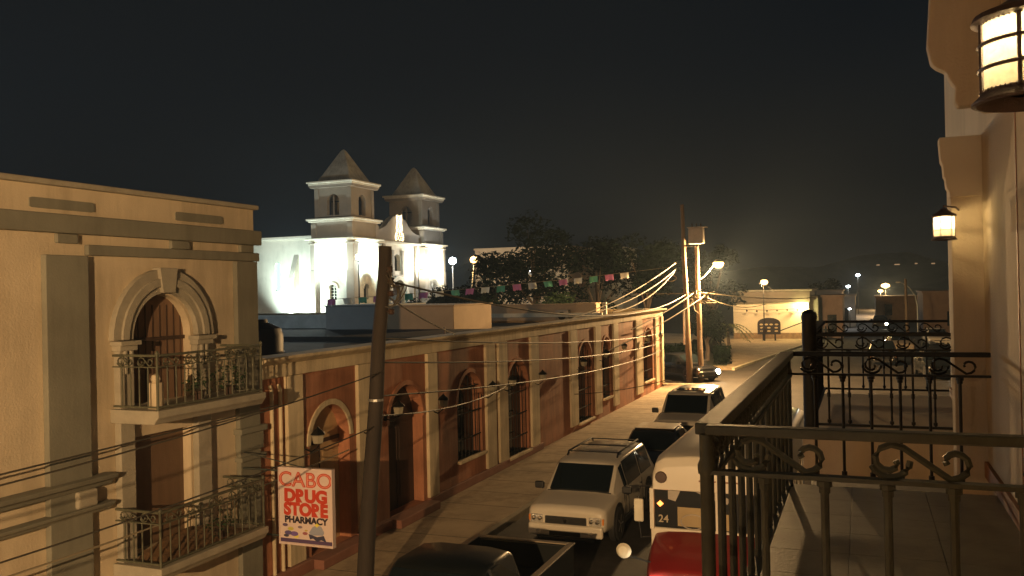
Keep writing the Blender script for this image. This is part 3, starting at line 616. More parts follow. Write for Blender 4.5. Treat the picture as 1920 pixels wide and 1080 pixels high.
# street light on the corner poles
def cobra(name, label, arm, head, m, e, power, col, tgtdir=(0, 0, -1), s=1.0):
    t = thing(name, label, 'street light', arm[0], 'street lights')
    MB().tube(arm, .035 * s, 8).build('arm', m, t, smooth=True)
    x, y, z = head
    MB().lathe([(.03, .16), (.16, .14), (.24, .06), (.25, 0), (.22, .0)], (x, y, z), 18).build('housing', m_grayp, t, smooth=True)
    MB().lathe([(.28 * s, -.005), (.32 * s, -.08), (.28 * s, -.22), (.14 * s, -.34), (.001, -.37)], (x, y, z), 18).build('lens', e, t, smooth=True)
    lamp('pole_light_source', 'POINT', (x, y, z - .6), power, col, .18, t)
    return t
cobra('street_light', 'lit sodium street light reaching right from the corner poles', [(-8.93, 51.5, 6.0), (-8.75, 51.6, 5.95), (-8.5, 51.7, 6.15), (-8.0, 51.8, 6.75), (-7.85, 51.8, 6.95)], (-7.72, 51.8, 6.93), m_metal, e_sod, 17000, SOD)
# street light behind the viewer, on this side of the street
sl0 = pole('light_pole', 'tall street light pole behind the viewpoint', (-1.15, -10.0, 0), (-1.15, -10.0, 6.9), .09, .06, m_metal, 'street light')
MB().tube([(-1.15, -10, 6.8), (-.9, -9.6, 6.95)], .03, 6).build('arm', m_metal, sl0)
MB().lathe([(.16, 0), (.18, .05), (.001, .12)], (-.85, -9.6, 6.85), 14).build('housing', m_grayp, sl0)
lamp('pole_light_source', 'POINT', (-.85, -9.6, 6.55), 17500, (1, .615, .28), .10, sl0)

sl_fill = pole('light_pole', 'added fill lamp on a pole far behind the viewpoint', (-8.3, -34, 0), (-8.3, -34, 9), .09, .06, m_metal, 'street light')
MB().lathe([(.16, 0), (.18, .05), (.001, .12)], (-8.0, -34, 9.0), 14).build('housing', m_grayp, sl_fill)
lamp('pole_light_source', 'POINT', (-7.6, -33, 8.6), 3000, (1, .74, .50), 1.2, sl_fill)  # unseen fill lamp added to lift the shadows
# ------------------------------------------------------------------ bunting
bu_a = Vector((-28.6, 42.4, 5.22)); bu_b = Vector((-9.9, 49.9, 6.7))
cs = [mat('flag_pink', (.55, .20, .45), rough=.7, bump=0, var=.1), mat('flag_white', (.75, .78, .72), rough=.7, bump=0, var=.1), mat('flag_green', (.09, .36, .27), rough=.7, bump=0, var=.1)]
def bu(t): return bu_a + (bu_b - bu_a) * t + Vector((0, 0, -.16 * 4 * t * (1 - t)))
bt = thing('paper_bunting', 'string of pink, white and green cut paper flags above the roof', 'bunting', tuple(bu_a))
MB().tube([bu(k / 30) for k in range(31)], .012, 5).build('string', m_wirel, bt)
rr = random.Random(2)
for k in range(20):
    t = .02 + k * .0435; p = bu(t); q = bu(t + .023); h = .31 + .04 * rr.random()
    d = Vector((rr.uniform(-.05, .05), rr.uniform(-.12, .12), 0)); m = MB(); n = 6; rows = []
    for j in range(n + 1):
        u = j / n; e = p + (q - p) * u
        hh = h * (1 - .10 * math.sin(u * math.pi) + (.10 if j % 2 else 0))
        wv = Vector((0, .03 * math.sin(u * 7 + k), 0))
        rows.append([e, e + Vector((0, 0, -h * .5)) + d * .5 + wv, e + Vector((0, 0, -hh)) + d + wv * 2, e + Vector((0, .006, -hh)) + d + wv * 2, e + Vector((0, .006, -h * .5)) + d * .5 + wv, e + Vector((0, .006, 0))])
    m.loft(rows); m.build('flag', cs[[0, 1, 2][k % 3]], bt, smooth=True)

# ------------------------------------------------------------------ church
ch = thing('church', 'floodlit white church with two square bell towers and pyramid spires', 'church', (-46, 80, 0))
CX = -45.6
def tower(y0, lit):
    x1, x0, y1 = CX, CX - 4.6, y0 + 4.8
    t = MB(); sf = south(y0); wf = west(x1)
    hs = [arch(x0 + 1.9, x0 + 2.7, 5.0, 6.5), arch(x0 + 1.95, x0 + 2.65, 8.0, 9.35)]
    t.holed([(x0, 0), (x1, 0), (x1, 12.6), (x0, 12.6)], hs, sf, .35)
    t.holed([(y0, 0), (y1, 0), (y1, 12.6), (y0, 12.6)], [arch(y0 + 1.9, y0 + 2.8, 5.0, 6.5)], wf, .35)
    tw = t.build('tower', m_ch, ch)
    MB().box(x0, x1 - .37, y0 + .37, y1, 0, 12.6).build('core', m_ch, tw)
    g = MB()
    for a, b, c, d_ in ((x0 + 1.95, x0 + 2.65, 8.0, 9.35), (x0 + 1.9, x0 + 2.7, 5.0, 6.5)):
        g.box((a + b) / 2 - .03, (a + b) / 2 + .03, y0 + .2, y0 + .25, c, d_)
        for k in range(1, 5): g.box(a, b, y0 + .2, y0 + .25, c + (d_ - c) * k / 5, c + (d_ - c) * k / 5 + .05)
    g.build('window_bars', m_ch, tw)
    MB().box(x0 + 1.9, x0 + 2.7, y0 + .30, y0 + .36, 8.0, 9.3).box(x0 + 1.85, x0 + 2.75, y0 + .30, y0 + .36, 5, 6.5).box(x1 - .36, x1 - .30, y0 + 1.85, y0 + 2.85, 5, 6.5).build('window_pane', m_glass, tw)
    g = MB(); ringprism(g, x0 + 2.3, 6.1, .42, .62, sf, 0, .10); ringprism(g, y0 + 2.35, 6.05, .47, .66, wf, 0, .10)
    g.box(x0 + 1.6, x0 + 3.0, y0 - .1, y0, 7.75, 7.85); g.build('window_hood', m_ch, tw)
    pw = .55
    for (a, b, c, d_) in ((x0 - .08, x0 + pw, y0 - .38, y0 + .3), (x1 - pw, x1 + .38, y0 - .38, y0 + pw), (x1 - .3, x1 + .38, y1 - pw, y1 + .08)):
        MB().box(a, b, c, d_, 0, 7.9).build('corner_pier', m_chp, tw, bevel=.04)
        MB().box(a + .06, b - .06, c + .06, d_ - .02, 7.91, 10.6).box(a - .05, b + .05, c - .05, d_ + .03, 10.45, 10.62).build('corner_pilaster', m_chp, tw, bevel=.03)
        MB().box(max(a, x0 - .05) + .02, min(b, x1 + .12), max(c, y0 - .12), d_ - .02, 11.1, 12.45).build('attic_pilaster', m_chp, tw, bevel=.03)
    def band(z0, z1, p, m=m_ch, n='cornice'):
        MB().box(x0 - p * .6, x1 + p * .6, y0 - p * .6, y1 + p * .6, z0, (z0 + z1) / 2).box(x0 - p, x1 + p, y0 - p, y1 + p, (z0 + z1) / 2 + .001, z1).build(n, m, tw, bevel=.03)
    MB().box(x0 - .012, x1 + .012, y0 - .012, y1 + .012, 11.04, 12.63).build('attic', m_chp, tw)  # same walls in the darker tone: shade above the cornice as colour
    band(10.72, 11.05, .50); band(12.62, 12.98, .42)
    bx0, bx1, by0, by1 = x0 + .30, x1 - .25, y0 + .25, y1 - .30
    bf = MB()
    bf.holed([(bx0, 12.98), (bx1, 12.98), (bx1, 16.0), (bx0, 16.0)], [arch(bx0 + 1.35, bx0 + 2.75, 13.3, 15.35)], south(by0), .45)
    bf.holed([(by0, 12.98), (by1, 12.98), (by1, 16.0), (by0, 16.0)], [arch(by0 + 1.45, by0 + 2.75, 13.3, 15.35)], west(bx1), .45)
    bf.holed([(bx0, 12.98), (bx1, 12.98), (bx1, 16.0), (bx0, 16.0)], [arch(bx0 + 1.35, bx0 + 2.75, 13.3, 15.35)], lambda u, v, d: (u, by1 + d, v), .45)
    bf.holed([(by0, 12.98), (by1, 12.98), (by1, 16.0), (by0, 16.0)], [arch(by0 + 1.45, by0 + 2.75, 13.3, 15.35)], lambda u, v, d: (bx0 - d, u, v), .45)
    bf.build('belfry', m_chp, tw)
    for a, b, c, d_ in ((bx0 - .04, bx0 + .45, by0 - .08, by0), (bx1 - .45, bx1 + .08, by0 - .08, by0 + .0), (bx1, bx1 + .08, by0, by0 + .45), (bx1, bx1 + .08, by1 - .45, by1)):
        MB().box(a, b, c, d_, 13.0, 15.9).build('belfry_pilaster', m_chp, tw)
    MB().box(bx0 + 1.98, bx0 + 2.1, by0 + .1, by0 + .2, 13.3, 15.2).build('mullion', m_chp, tw)
    MB().lathe([(.42, 14.0), (.36, 14.2), (.25, 14.55), (.12, 14.75), (.001, 14.8)], ((bx0 + bx1) / 2, (by0 + by1) / 2, 0), 14).tube([(bx0 + .5, (by0 + by1) / 2, 14.85), (bx1 - .5, (by0 + by1) / 2, 14.85)], .07, 6).build('bell', m_irond, tw, smooth=True)
    band(16.0, 16.25, .18, m_chp); band(16.251, 16.62, .34, m_ch)
    px, py = (x0 + x1) / 2, (y0 + y1) / 2
    rings = []
    for h, r in ((16.62, 1.98), (16.75, 1.93), (17.6, 1.45), (18.6, .90), (19.5, .40), (19.85, .20), (20.0, .05)):
        c = r * .06
        rings.append([(px - r + c, py - r, h), (px + r - c, py - r, h), (px + r, py - r + c, h), (px + r, py + r - c, h), (px + r - c, py + r, h), (px - r + c, py + r, h), (px - r, py + r - c, h), (px - r, py - r + c, h)])
    MB().loft(rings).build('spire', m_spire, tw)
    return tw
tower(73.2, 1); tower(88.0, 1)
# facade between the towers
fx = west(CX - .35)
gp = [(78.0, 0), (88.0, 0), (88.0, 11.9), (87.0, 12.0), (86.2, 12.2), (85.5, 12.55), (84.9, 13.05), (84.3, 13.45), (83.6, 13.7), (82.9, 13.8), (82.2, 13.7), (81.5, 13.45), (80.9, 13.05), (80.3, 12.6), (79.5, 12.3), (78.8, 12.1), (78.0, 12.0)]
MB().holed(gp, [arch(80.9, 84.2, 0, 6.9), arch(81.8, 83.4, 7.9, 9.7)], fx, .6).build('facade', m_ch, ch)
MB().prism([(78, 0), (88, 0), (88, 10.9), (78, 10.9)], fx, -9, -.62).build('nave_body', m_ch, ch)
MB().prism(gp[2:], lambda u, v, d: (CX - .35 - d, u, v), .6, .62).build('gable_back', m_ch, ch)
MB().prism([(78.0, 11.03), (88.0, 11.03)] + gp[2:], lambda u, v, d: (CX - .35 + d, u, v), .004, .03).build('gable', m_chp, ch)  # gable face laid over in the darker tone, its shade as colour
MB().box(CX - .35, CX - .05, 78.3, 87.7, 10.72, 11.0).build('facade_cornice', m_ch, ch, bevel=.04)
g = MB(); ringprism(g, 82.55, 5.25, 1.66, 2.1, fx, 0, .3, n=24); g.box(CX - .35, CX - .05, 80.45, 80.89, 0, 5.25).box(CX - .35, CX - .05, 84.21, 84.65, 0, 5.25); g.build('door_arch', m_ch, ch)
MB().prism(arch(80.8, 84.3, 0, 6.95), fx, -.6, -.5).build('church_door', m_dark, ch)
MB().prism(arch(81.7, 83.5, 7.85, 9.75), fx, -.6, -.5).build('choir_window', m_glass, ch)
MB().box(CX - .34, CX - .2, 81.3, 81.75, 7.5, 10.1).box(CX - .34, CX - .2, 83.45, 83.9, 7.5, 10.1).box(CX - .34, CX - .2, 81.3, 83.9, 7.3, 7.49).build('window_frame', m_chp, ch, bevel=.03)
for y in (79.3, 86.3): MB().box(CX - .35, CX - .1, y, y + .5, 0, 10.7).build('facade_pilaster', m_chp, ch, bevel=.04)
# nave side running away to the left
ns = south(74.0)
na = MB().holed([(-64, 0), (-50.25, 0), (-50.25, 11.15), (-64, 11.15)], [arch(-55.3, -54.6, 6.0, 8.9)], ns, .5).build('nave_wall', m_ch, ch)
MB().box(-64, -50.3, 74.5, 88, 0, 11.1).build('nave_core', m_ch, na)
MB().box(-64, -50.25, 73.8, 74.6, 11.16, 11.45).build('nave_cornice', m_ch, na, bevel=.04)
MB().box(-55.28, -54.62, 74.3, 74.36, 6.0, 8.85).build('lit_window', emit('stained_glass_lit', (.55, 1, .9), 1.6), na)
for x in (-52.9,): MB().prism([(74.0, 0), (72.9, 0), (72.9, 7.2), (74.0, 9.6)], lambda u, v, d: (d, u, v), x, x + .55).build('buttress', m_ch, na)
orn = thing('lit_ornament', 'tall string light ornament glowing on the church gable', 'light decoration', (CX - .1, 82.55, 11.0))
rr = random.Random(4); mb = MB(); sp = MB()
for k in range(150):
    z = 11.1 + 2.75 * k / 150; wv = .42 + .34 * abs(math.sin((z - 11) * 3.1)) * (1 - (z - 11) / 4) + (.2 if z < 12 else 0)
    a = k * 1.9; mb.lathe([(.001, -.045), (.05, 0), (.001, .045)], (CX - .1 + .12 * math.sin(a) + .1, 82.55 + wv * math.cos(a), z), 6)
mb.build('bulbs', e_deco, orn)
sp.tube([(CX - .15, 82.55, 10.9), (CX - .15, 82.55, 13.9)], .05, 6).tube([(CX - .12, 82.1, 11.9), (CX - .12, 83.0, 11.9)], .03, 6).build('frame', m_irond, orn)
# floodlights
def flood(lab, x, y, z, wx, wy, power, col):
    t = thing('floodlight', lab, 'floodlight', (x, y, z - .3), 'church floodlights')
    MB().tube([(wx, wy, z - .36), (x, y, z - .36)], .03, 6).build('bracket', m_irond, t)
    MB().box(x - .22, x + .22, y - .22, y + .22, z - .34, z - .28).box(x - .05, x + .05, y - .05, y + .05, z - .40, z - .341).build('housing', m_irond, t)
    lamp('flood_source', 'POINT', (x, y, z), power, col, .10, t)
flood('floodlight mounted on the left church tower side wall between its piers', -47.9, 72.55, 8.6, -47.9, 73.2, 2200, COOL)
flood('floodlight mounted on the left church tower front between its piers', -44.95, 75.7, 8.6, -45.6, 75.7, 2200, COOL)
flood('floodlight mounted on the right church tower front between its piers', -44.8, 90.2, 8.4, -45.6, 90.2, 3400, (1, .90, .68))
flood('floodlight mounted on the church facade beside the right tower', -44.9, 86.3, 8.4, -45.95, 86.3, 1600, (1, .90, .70))
nf = thing('floodlight', 'floodlight on a short post aimed along the church nave wall', 'floodlight', (-52, 70, 0), 'church floodlights')
MB().tube([(-52, 70, 0), (-52, 70, 3.3)], .05, 6).build('post', m_irond, nf); MB().box(-52.2, -51.8, 69.85, 70.1, 3.1, 3.35).build('housing', m_irond, nf, bevel=.02)
lamp('flood_source', 'SPOT', (-52.0, 70.0, 3.6), 6500, COOL, .12, nf, (-51.4, 74.0, 6.8), 120, .6)
lamp('church_fill_source', 'POINT', (-43.5, 60, 9), 1700, (.92, 1, .92), .3, ch)  # unseen fill added to brighten belfries and spires; no lamp stands here
# street lamps near the church
def globe(lab, base, h, e, power, col, r=.22, m=m_metal, curve=0):
    x, y = base; t = thing('street_lamp', lab, 'street lamp', (x, y, 0), 'post lamps around the plaza')
    MB().tube([(x + curve, y, 0), (x + curve, y, h * .55), (x + curve * .4, y, h * .8), (x, y, h - r)], .09, 8, .05).build('post', m, t, smooth=True)
    MB().lathe([(.001, -r), (r * .8, -r * .6), (r, 0), (r * .75, r * .65), (.001, r)], (x, y, h), 16).build('globe', e, t, smooth=True)
    MB().lathe([(r * .5, 0), (r * .3, -.15)], (x, y, h - r - .0), 10).build('collar', m_irond, t)
    if power: lamp('lamp_source', 'POINT', (x + .0, y - r - .25, h - .1), power, col, .1, t)
globe('orange globe lamp on a pale post right of the church', (-34.8, 77.6), 8.6, e_sod, 1500, SOD, .36, mat('painted_post', (.4, .38, .3)), -.35)
globe('white round lamp just right of the church tower', (-42.3, 88.6), 9.0, e_cool, 500, (.85, .95, 1), .42)
globe('warm lamp on a thin post before the left church tower corner', (-43.9, 71.5), 9.0, e_warm, 260, WARM, .30, m_irond)
globe('warm lamp right of the leaning pole before the church door', (-38.9, 74.0), 8.0, e_warm, 300, WARM, .22, m_irond)

globe('added cool white fill lamp out of view behind the cream corner building', (-37, 23), 8.5, e_cool, 2600, (.75, .92, 1), .25)  # lamp added out of view to light the rooftop rooms
# plaza buildings behind the trees right of the church
def plain(lab, x0, x1, y0, y1, h, m, wins=(), name='plaza_building'):
    t = thing(name, lab, 'building', ((x0 + x1) / 2, y0, 0))
    hs = [[(a, c), (b, c), (b, d_), (a, d_)] for a, b, c, d_ in wins]
    MB().holed([(x0, 0), (x1, 0), (x1, h), (x0, h)], hs, south(y0), .25).build('front_wall', m, t)
    MB().box(x0, x1, y0 + .3, y1, 0, h - .05).box(x1 - .25, x1, y0 + .001, y0 + .3, 0, h - .01).build('body', m, t)
    MB().box(x0 - .12, x1 + .12, y0 - .15, y1, h, h + .22).build('cornice', m, t, bevel=.03)
    for a, b, c, d_ in wins: MB().box(a, b, y0 + .24, y0 + .28, c, d_).build('window', m_glass, t)
    return t
plain('tan plaza building behind the bushes right of the church', -46, -33.5, 103, 112, 10.8, m_block, ((-43, -42, 7.5, 9), (-39, -38, 7.5, 9)))
plain('pale low building glimpsed between trees beyond the orange lamp', -35, -29, 112, 120, 10.8, mat('pale_wall', (.5, .48, .4)), ((-33, -32, 7.8, 9.3),))

# ------------------------------------------------------------------ trees
def tree(name, lab, x, y, h, rad, n, s, seed, m, blobs=7, grp='trees in the plaza'):
    t = thing(name, lab, 'tree', (x, y, 0), grp); rr = random.Random(seed)
    tk_ = MB(); tk_.tube([(x, y, 0), (x + .1, y, h * .25), (x - .1, y + .1, h * .5), (x, y, h * .72)], rad * .075 + .06, 8, .05)
    cs_ = []
    for k in range(blobs):
        a = rr.uniform(0, 6.28); q = rad * rr.uniform(.25, .75); z = h * rr.uniform(.48, .88)
        q *= 1 - max(0, (z / h - .6)) * 1.3
        cs_.append((x + q * math.cos(a), y + q * math.sin(a), z))
        tk_.tube([(x, y, h * .35), (x + q * .5 * math.cos(a), y + q * .5 * math.sin(a), (h * .4 + z) / 2), cs_[-1]], .09, 6, .02)
    tk_.build('trunk', m_trunk, t, smooth=True)
    mb = MB()
    for c in cs_:
        r0 = rad * rr.uniform(.32, .55); leaves(mb, c, (r0, r0, r0 * .8), int(n / blobs), s, rr, .3)
    mb.build('crown', m, t)
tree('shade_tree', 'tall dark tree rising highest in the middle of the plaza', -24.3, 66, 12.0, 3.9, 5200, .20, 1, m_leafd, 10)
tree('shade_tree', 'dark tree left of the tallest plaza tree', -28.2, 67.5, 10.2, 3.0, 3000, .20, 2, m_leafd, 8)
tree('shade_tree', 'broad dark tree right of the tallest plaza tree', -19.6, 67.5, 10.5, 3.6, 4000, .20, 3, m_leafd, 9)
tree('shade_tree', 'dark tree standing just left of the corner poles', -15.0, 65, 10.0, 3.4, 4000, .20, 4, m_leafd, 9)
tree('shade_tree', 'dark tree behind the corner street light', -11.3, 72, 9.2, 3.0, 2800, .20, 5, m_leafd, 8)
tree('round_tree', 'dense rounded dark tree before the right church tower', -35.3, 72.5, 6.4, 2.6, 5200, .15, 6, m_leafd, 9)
tree('round_tree', 'small dark bush tree below the church door', -38.2, 70.5, 5.2, 1.7, 1800, .14, 7, m_leafd, 6)
tree('bush_tree', 'lamp lit leafy tree right of the orange globe lamp', -31.5, 72.5, 7.3, 2.4, 2600, .15, 8, m_leaf, 8)
tree('bush_tree', 'low leafy tree left of the bunting centre', -28.4, 66.5, 6.0, 2.2, 2400, .14, 9, m_leaf, 7)
tree('bush_tree', 'low leafy tree below the white bunting flags', -20.6, 60.0, 5.5, 2.1, 2600, .14, 10, m_leaf, 7)
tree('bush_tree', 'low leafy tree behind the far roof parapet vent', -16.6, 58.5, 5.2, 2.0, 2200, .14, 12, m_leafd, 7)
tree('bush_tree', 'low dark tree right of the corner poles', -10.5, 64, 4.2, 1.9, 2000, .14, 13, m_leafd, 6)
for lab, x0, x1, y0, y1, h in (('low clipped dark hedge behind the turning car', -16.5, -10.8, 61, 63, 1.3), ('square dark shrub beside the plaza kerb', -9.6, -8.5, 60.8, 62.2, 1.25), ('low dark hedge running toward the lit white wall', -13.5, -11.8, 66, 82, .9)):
    t = thing('hedge', lab, 'hedge', ((x0 + x1) / 2, (y0 + y1) / 2, .15)); rr = random.Random(int(-x0 * 10)); mb = MB()
    for _ in range(int(900 + 120 * (x1 - x0) * (y1 - y0))):
        p = Vector((rr.uniform(x0, x1), rr.uniform(y0, y1), .15 + h * (rr.random() ** .5) * rr.uniform(.85, 1.06)))
        a = Vector((rr.gauss(0, 1), rr.gauss(0, 1), rr.gauss(0, 1))).normalized(); b = a.orthogonal().normalized(); l = rr.uniform(.06, .14)
        mb.face([p - a * l, p + b * l * .5, p + a * l, p - b * l * .5])
    mb.build('foliage', m_leafd, t); MB().tube([((x0 + x1) / 2, y0 + .5, .1), ((x0 + x1) / 2, y0 + .5, h * .7)], .05, 6).build('stem', m_trunk, t)
# palm
pm = thing('palm', 'small palm with lit drooping fronds right of the corner poles', 'palm', (-9.3, 66, 0))
MB().tube([(-9.3, 66, 0), (-9.2, 66, 1.2), (-9.3, 66, 2.6)], .14, 8, .1).build('trunk', m_trunk, pm, smooth=True)
mb = MB(); rr = random.Random(9)
for k in range(15):
    a = k * 2.399; L = rr.uniform(1.4, 2.1); up = rr.uniform(.3, 1.2); d = Vector((math.cos(a), math.sin(a), 0)); sdv = Vector((-math.sin(a), math.cos(a), 0)); p0 = Vector((-9.3, 66, 2.6))
    pts = [p0 + d * L * t / 8 + Vector((0, 0, up * t / 8 - 1.5 * (t / 8) ** 2)) for t in range(9)]
    mb.tube(pts, .02, 4)
    for t in range(1, 9):
        for sg_ in (-1, 1):
            l = .42 * (1 - t / 12); e = pts[t] + sdv * sg_ * l + Vector((0, 0, -.18)) + d * .15
            mb.face([pts[t], pts[t] + d * .07, e])
mb.build('fronds', mat('palm_leaf', (.10, .12, .05), rough=.5, bump=0), pm)

# ------------------------------------------------------------------ white building across the plaza + around
wb = thing('white_building', 'brightly lit white walled building at the end of the plaza', 'building', (-8, 92, 0))
m_wb = mat('white_wall', (.72, .64, .48), var=.08, scale=.6)
MB().box(-12.3, -4.98, 92, 104, 0, 3.78).build('lit_wall', m_wb, wb)
MB().box(-12.5, -4.8, 91.6, 104, 3.79, 4.9).build('parapet', mat('grey_parapet', (.13, .11, .085)), wb, bevel=.04)
MB().box(-12.6, -4.6, 91.5, 104, 4.91, 5.1).build('parapet_coping', m_gtrim, wb, bevel=.03)
MB().box(-12.3, -4.98, 91.9, 92, .1, .75).build('base_band', mat('stained_base', (.30, .20, .11), var=.4, scale=3), wb)
MB().box(-4.97, -4.1, 92.6, 103, 0, 4.4).build('side_block', m_gtrim, wb, bevel=.03)
lamp('wall_light', 'POINT', (-5.6, 91.2, 3.35), 420, (1, .80, .30), .08, wb)
MB().lathe([(.001, -.09), (.10, 0), (.001, .09)], (-5.35, 91.75, 3.45), 10).build('wall_lamp', e_warm, wb)
mb = MB()
for k in range(6): mb.lathe([(.001, -.12), (.12, 0), (.001, .1)], (-10.9 + k * .98, 91.45, 3.02 - .05 * math.sin(k)), 6)
mb.tube([(-12.2, 91.45, 3.2), (-9, 91.45, 3.05), (-5.2, 91.45, 3.2)], .02, 4)
tag(mb.build('hanging_pennants', m_dark), 'row of small dark pennants strung across the lit white wall', 'pennants')
bb = thing('arched_board', 'dark arched notice board with pale ovals before the lit white wall', 'sign board', (-8.6, 89, 0))
ba = [( -9.62, .75), (-7.45, .75)] + [(-8.535 + 1.085 * math.cos(math.pi * k / 16), 1.75 + .62 * math.sin(math.pi * k / 16) ** .8) for k in range(17)]
MB().prism(ba, south(89.0), -.04, .04).build('board', mat('board_black', (.02, .012, .015), rough=.6), bb)
for r_, xs in ((1.72, (-9.25, -8.78, -8.32, -7.82)), (1.40, (-9.2, -8.54, -7.85)), (1.08, (-9.2, -8.54, -7.85))):
    for x in xs: MB().prism([(x + .17 * math.cos(R(30 * k)), r_ + .085 * math.sin(R(30 * k))) for k in range(12)], south(89.0), .041, .05).build('oval', mat('oval_cream', (.6, .5, .3)), bb)
MB().box(-9.1, -8.9, 89.05, 89.15, 0, 1.0).box(-8.05, -7.9, 89.05, 89.15, 0, 1.0).build('legs', m_irond, bb)
MB().tube([(-7.5, 89, 1.1), (-5.0, 90.5, 2.05)], .05, 6).build('side_arm', m_irond, bb)
ps = thing('person', 'dark clothed person seen standing below the arched board', 'person', (-8.95, 88.3, .15))
st = thing('street_light', 'sodium street light on a thin post before the lit white building', 'street light', (-8.93, 88.6, 0), 'street lights')
MB().tube([(-8.95, 88.6, 0), (-8.93, 88.6, 5.6), (-8.93, 88.6, 5.8)], .05, 8, .035).tube([(-8.93, 88.6, 5.7), (-8.2, 88.7, 5.2), (-7.8, 88.8, 4.9)], .025, 5).build('post', m_irond, st)
MB().lathe([(.10, .28), (.42, .10), (.45, 0), (.3, .0)], (-8.95, 88.6, 5.72), 16).build('housing', m_grayp, st, smooth=True)
MB().lathe([(.001, -.26), (.30, -.16), (.36, 0), (.28, .2), (.001, .26)], (-8.85, 88.5, 5.84), 16).build('globe', e_sod, st, smooth=True)
lamp('pole_light_source', 'POINT', (-8.9, 87.9, 5.4), 1500, SOD, .2, st)
# buildings and lights farther down the street, left side
plain('small pinkish house with dark door left of the far street', -3.9, -1.9, 96, 106, 4.2, mat('pink_wall', (.42, .30, .24)), ((-3.4, -2.5, .3, 2.4),), 'far_house')
plain('dim brown house front beyond the small pinkish house', -6.8, -2.4, 118, 130, 4.6, mat('brown_wall', (.20, .15, .11)), ((-5.5, -4.6, 1, 2.8), (-3.6, -2.9, 1, 2.8)), 'far_house')
plain('pale house with a lamp under its eave far down the street', -3.0, -.9, 122, 134, 3.9, mat('pale_house_wall', (.45, .38, .30)), ((-2.3, -1.7, .6, 2.4),), 'far_house')
def smalllamp(lab, p, r, e, power, col, m=m_irond, arm=None):
    t = thing('street_light', lab, 'street light', (p[0], p[1], 0), 'street lights')
    pts = [(p[0], p[1], 0), (p[0], p[1], p[2] - r)] if arm is None else [(p[0] + arm, p[1], 0), (p[0] + arm, p[1], p[2] - 1.2), (p[0] + arm * .75, p[1], p[2] - .3), (p[0] + arm * .2, p[1], p[2] + .1)]
    MB().tube(pts, .07, 6, .05).build('post', m, t)
    MB().lathe([(.001, -r * .7), (r, -r * .2), (r * .9, r * .3), (.001, r * .6)], p, 12).build('lamp_head', e, t, smooth=True)
    if power: lamp('source', 'POINT', (p[0], p[1] - r - .1, p[2] - r), power, col, .15, t)
smalllamp('tiny white street light high above the far end of the street', (-.73, 171.9, 7.09), .38, e_cool, 900, (.9, 1, 1))
smalllamp('pair of white lights low over the far street left side', (-2.24, 160.5, 5.1), .34, e_cool, 500, (.9, 1, 1))
smalllamp('white lamp at the eave of the pale far house', (-1.52, 117.8, 2.4), .17, e_cool, 160, (1, .95, .9))
smalllamp('orange street light over the far end of the street', (3.67, 162.9, 5.1), .70, e_sod, 12000, SOD)
smalllamp('smaller orange street light below the far orange one', (3.52, 200, 3.9), .55, e_sod, 5000, SOD)
# right side of the street beyond the hotel
cur = thing('lamp_post', 'unlit curved steel lamp post at the far right of the street', 'lamp post', (5.1, 98.9, 0))
MB().tube([(5.2, 98.9, 0), (5.2, 98.9, 3.2), (5.0, 98.9, 4.2), (4.4, 98.9, 5.1), (3.6, 98.9, 5.6)], .09, 8, .05).build('post', m_metal, cur, smooth=True)
MB().box(3.2, 3.65, 98.8, 99.0, 5.5, 5.65).build('lamp_head', m_grayp, cur, bevel=.03)
fp = pole('utility_pole', 'grey wooden pole left of the curved lamp post', (4.1, 96, 0), (4.0, 96, 5.9), .17, .12, m_woodl)
np_ = pole('utility_pole', 'pole with bright insulator rack beside the hotel corner', (2.05, 22.8, 0), (2.05, 22.8, 5.9), .12, .09, m_woodl)
mb = MB().box(1.90, 2.25, 22.64, 22.68, 5.43, 5.46).box(1.90, 2.25, 22.64, 22.68, 5.14, 5.17)
for dx in (1.93, 2.03, 2.13, 2.22): mb.tube([(dx, 22.62, 5.08), (dx, 22.62, 5.6)], .012, 5)
mb.build('insulator_rack', m_chrome, np_)
plain('tan fronted house at the right of the far street', 1.8, 7.5, 140, 150, 3.4, mat('tan_wall', (.45, .28, .15)), ((3, 4, .8, 2.4),), 'far_house')
plain('dark low warehouse behind the curved lamp post', 5.8, 22, 100, 110, 4.4, mat('brown_house', (.16, .10, .07)), ((8, 9, 1, 2.5),), 'far_house')
tree('street_tree', 'dark tree beside the hotel corner over the parked cars', 6.8, 48, 4.4, 1.9, 1800, .14, 21, m_leafd, 6, 'trees beyond the hotel')
tree('street_tree', 'dark tree farther along the right of the street', 9.5, 80, 6.5, 2.8, 1800, .18, 22, m_leafd, 6, 'trees beyond the hotel')
tree('street_tree', 'dark tree over the middle of the far street left side', -5.2, 135, 6.5, 3.0, 1500, .22, 23, m_leafd, 6, 'trees beyond the hotel')
hl = MB(); rr = random.Random(8); prof = [(-900 + 45 * k, 900 + 60 * math.sin(k), 22 + 12 * math.sin(k * .7) + 7 * math.sin(k * 1.9)) for k in range(50)]
hl.loft([[(x, y, -1) for x, y, z in prof], [(x, y + 60, z) for x, y, z in prof], [(x, y + 300, -1) for x, y, z in prof]], cap=False, closed=False)
tag(hl.build('hills', mat('night_hills', (.15, .15, .15), var=.3, scale=.05), smooth=True), None, None, kind='structure')
for k, (x, z, s_) in enumerate(((14, 22, 1.0), (30, 22, 1.6), (46, 22.4, .8), (60, 22, 1.1))):
    t = tag(MB().box(x * 1.0 - s_ * 1.4, x + s_ * 1.4, 880, 881, z, z + 1.0).build('far_house_light', emit('far_window_lit', (1, .6, .3), .35)), ('leftmost', 'brightest', 'third', 'rightmost')[k] + ' tiny light of a distant house on the dark hill', 'light', 'distant hill lights')

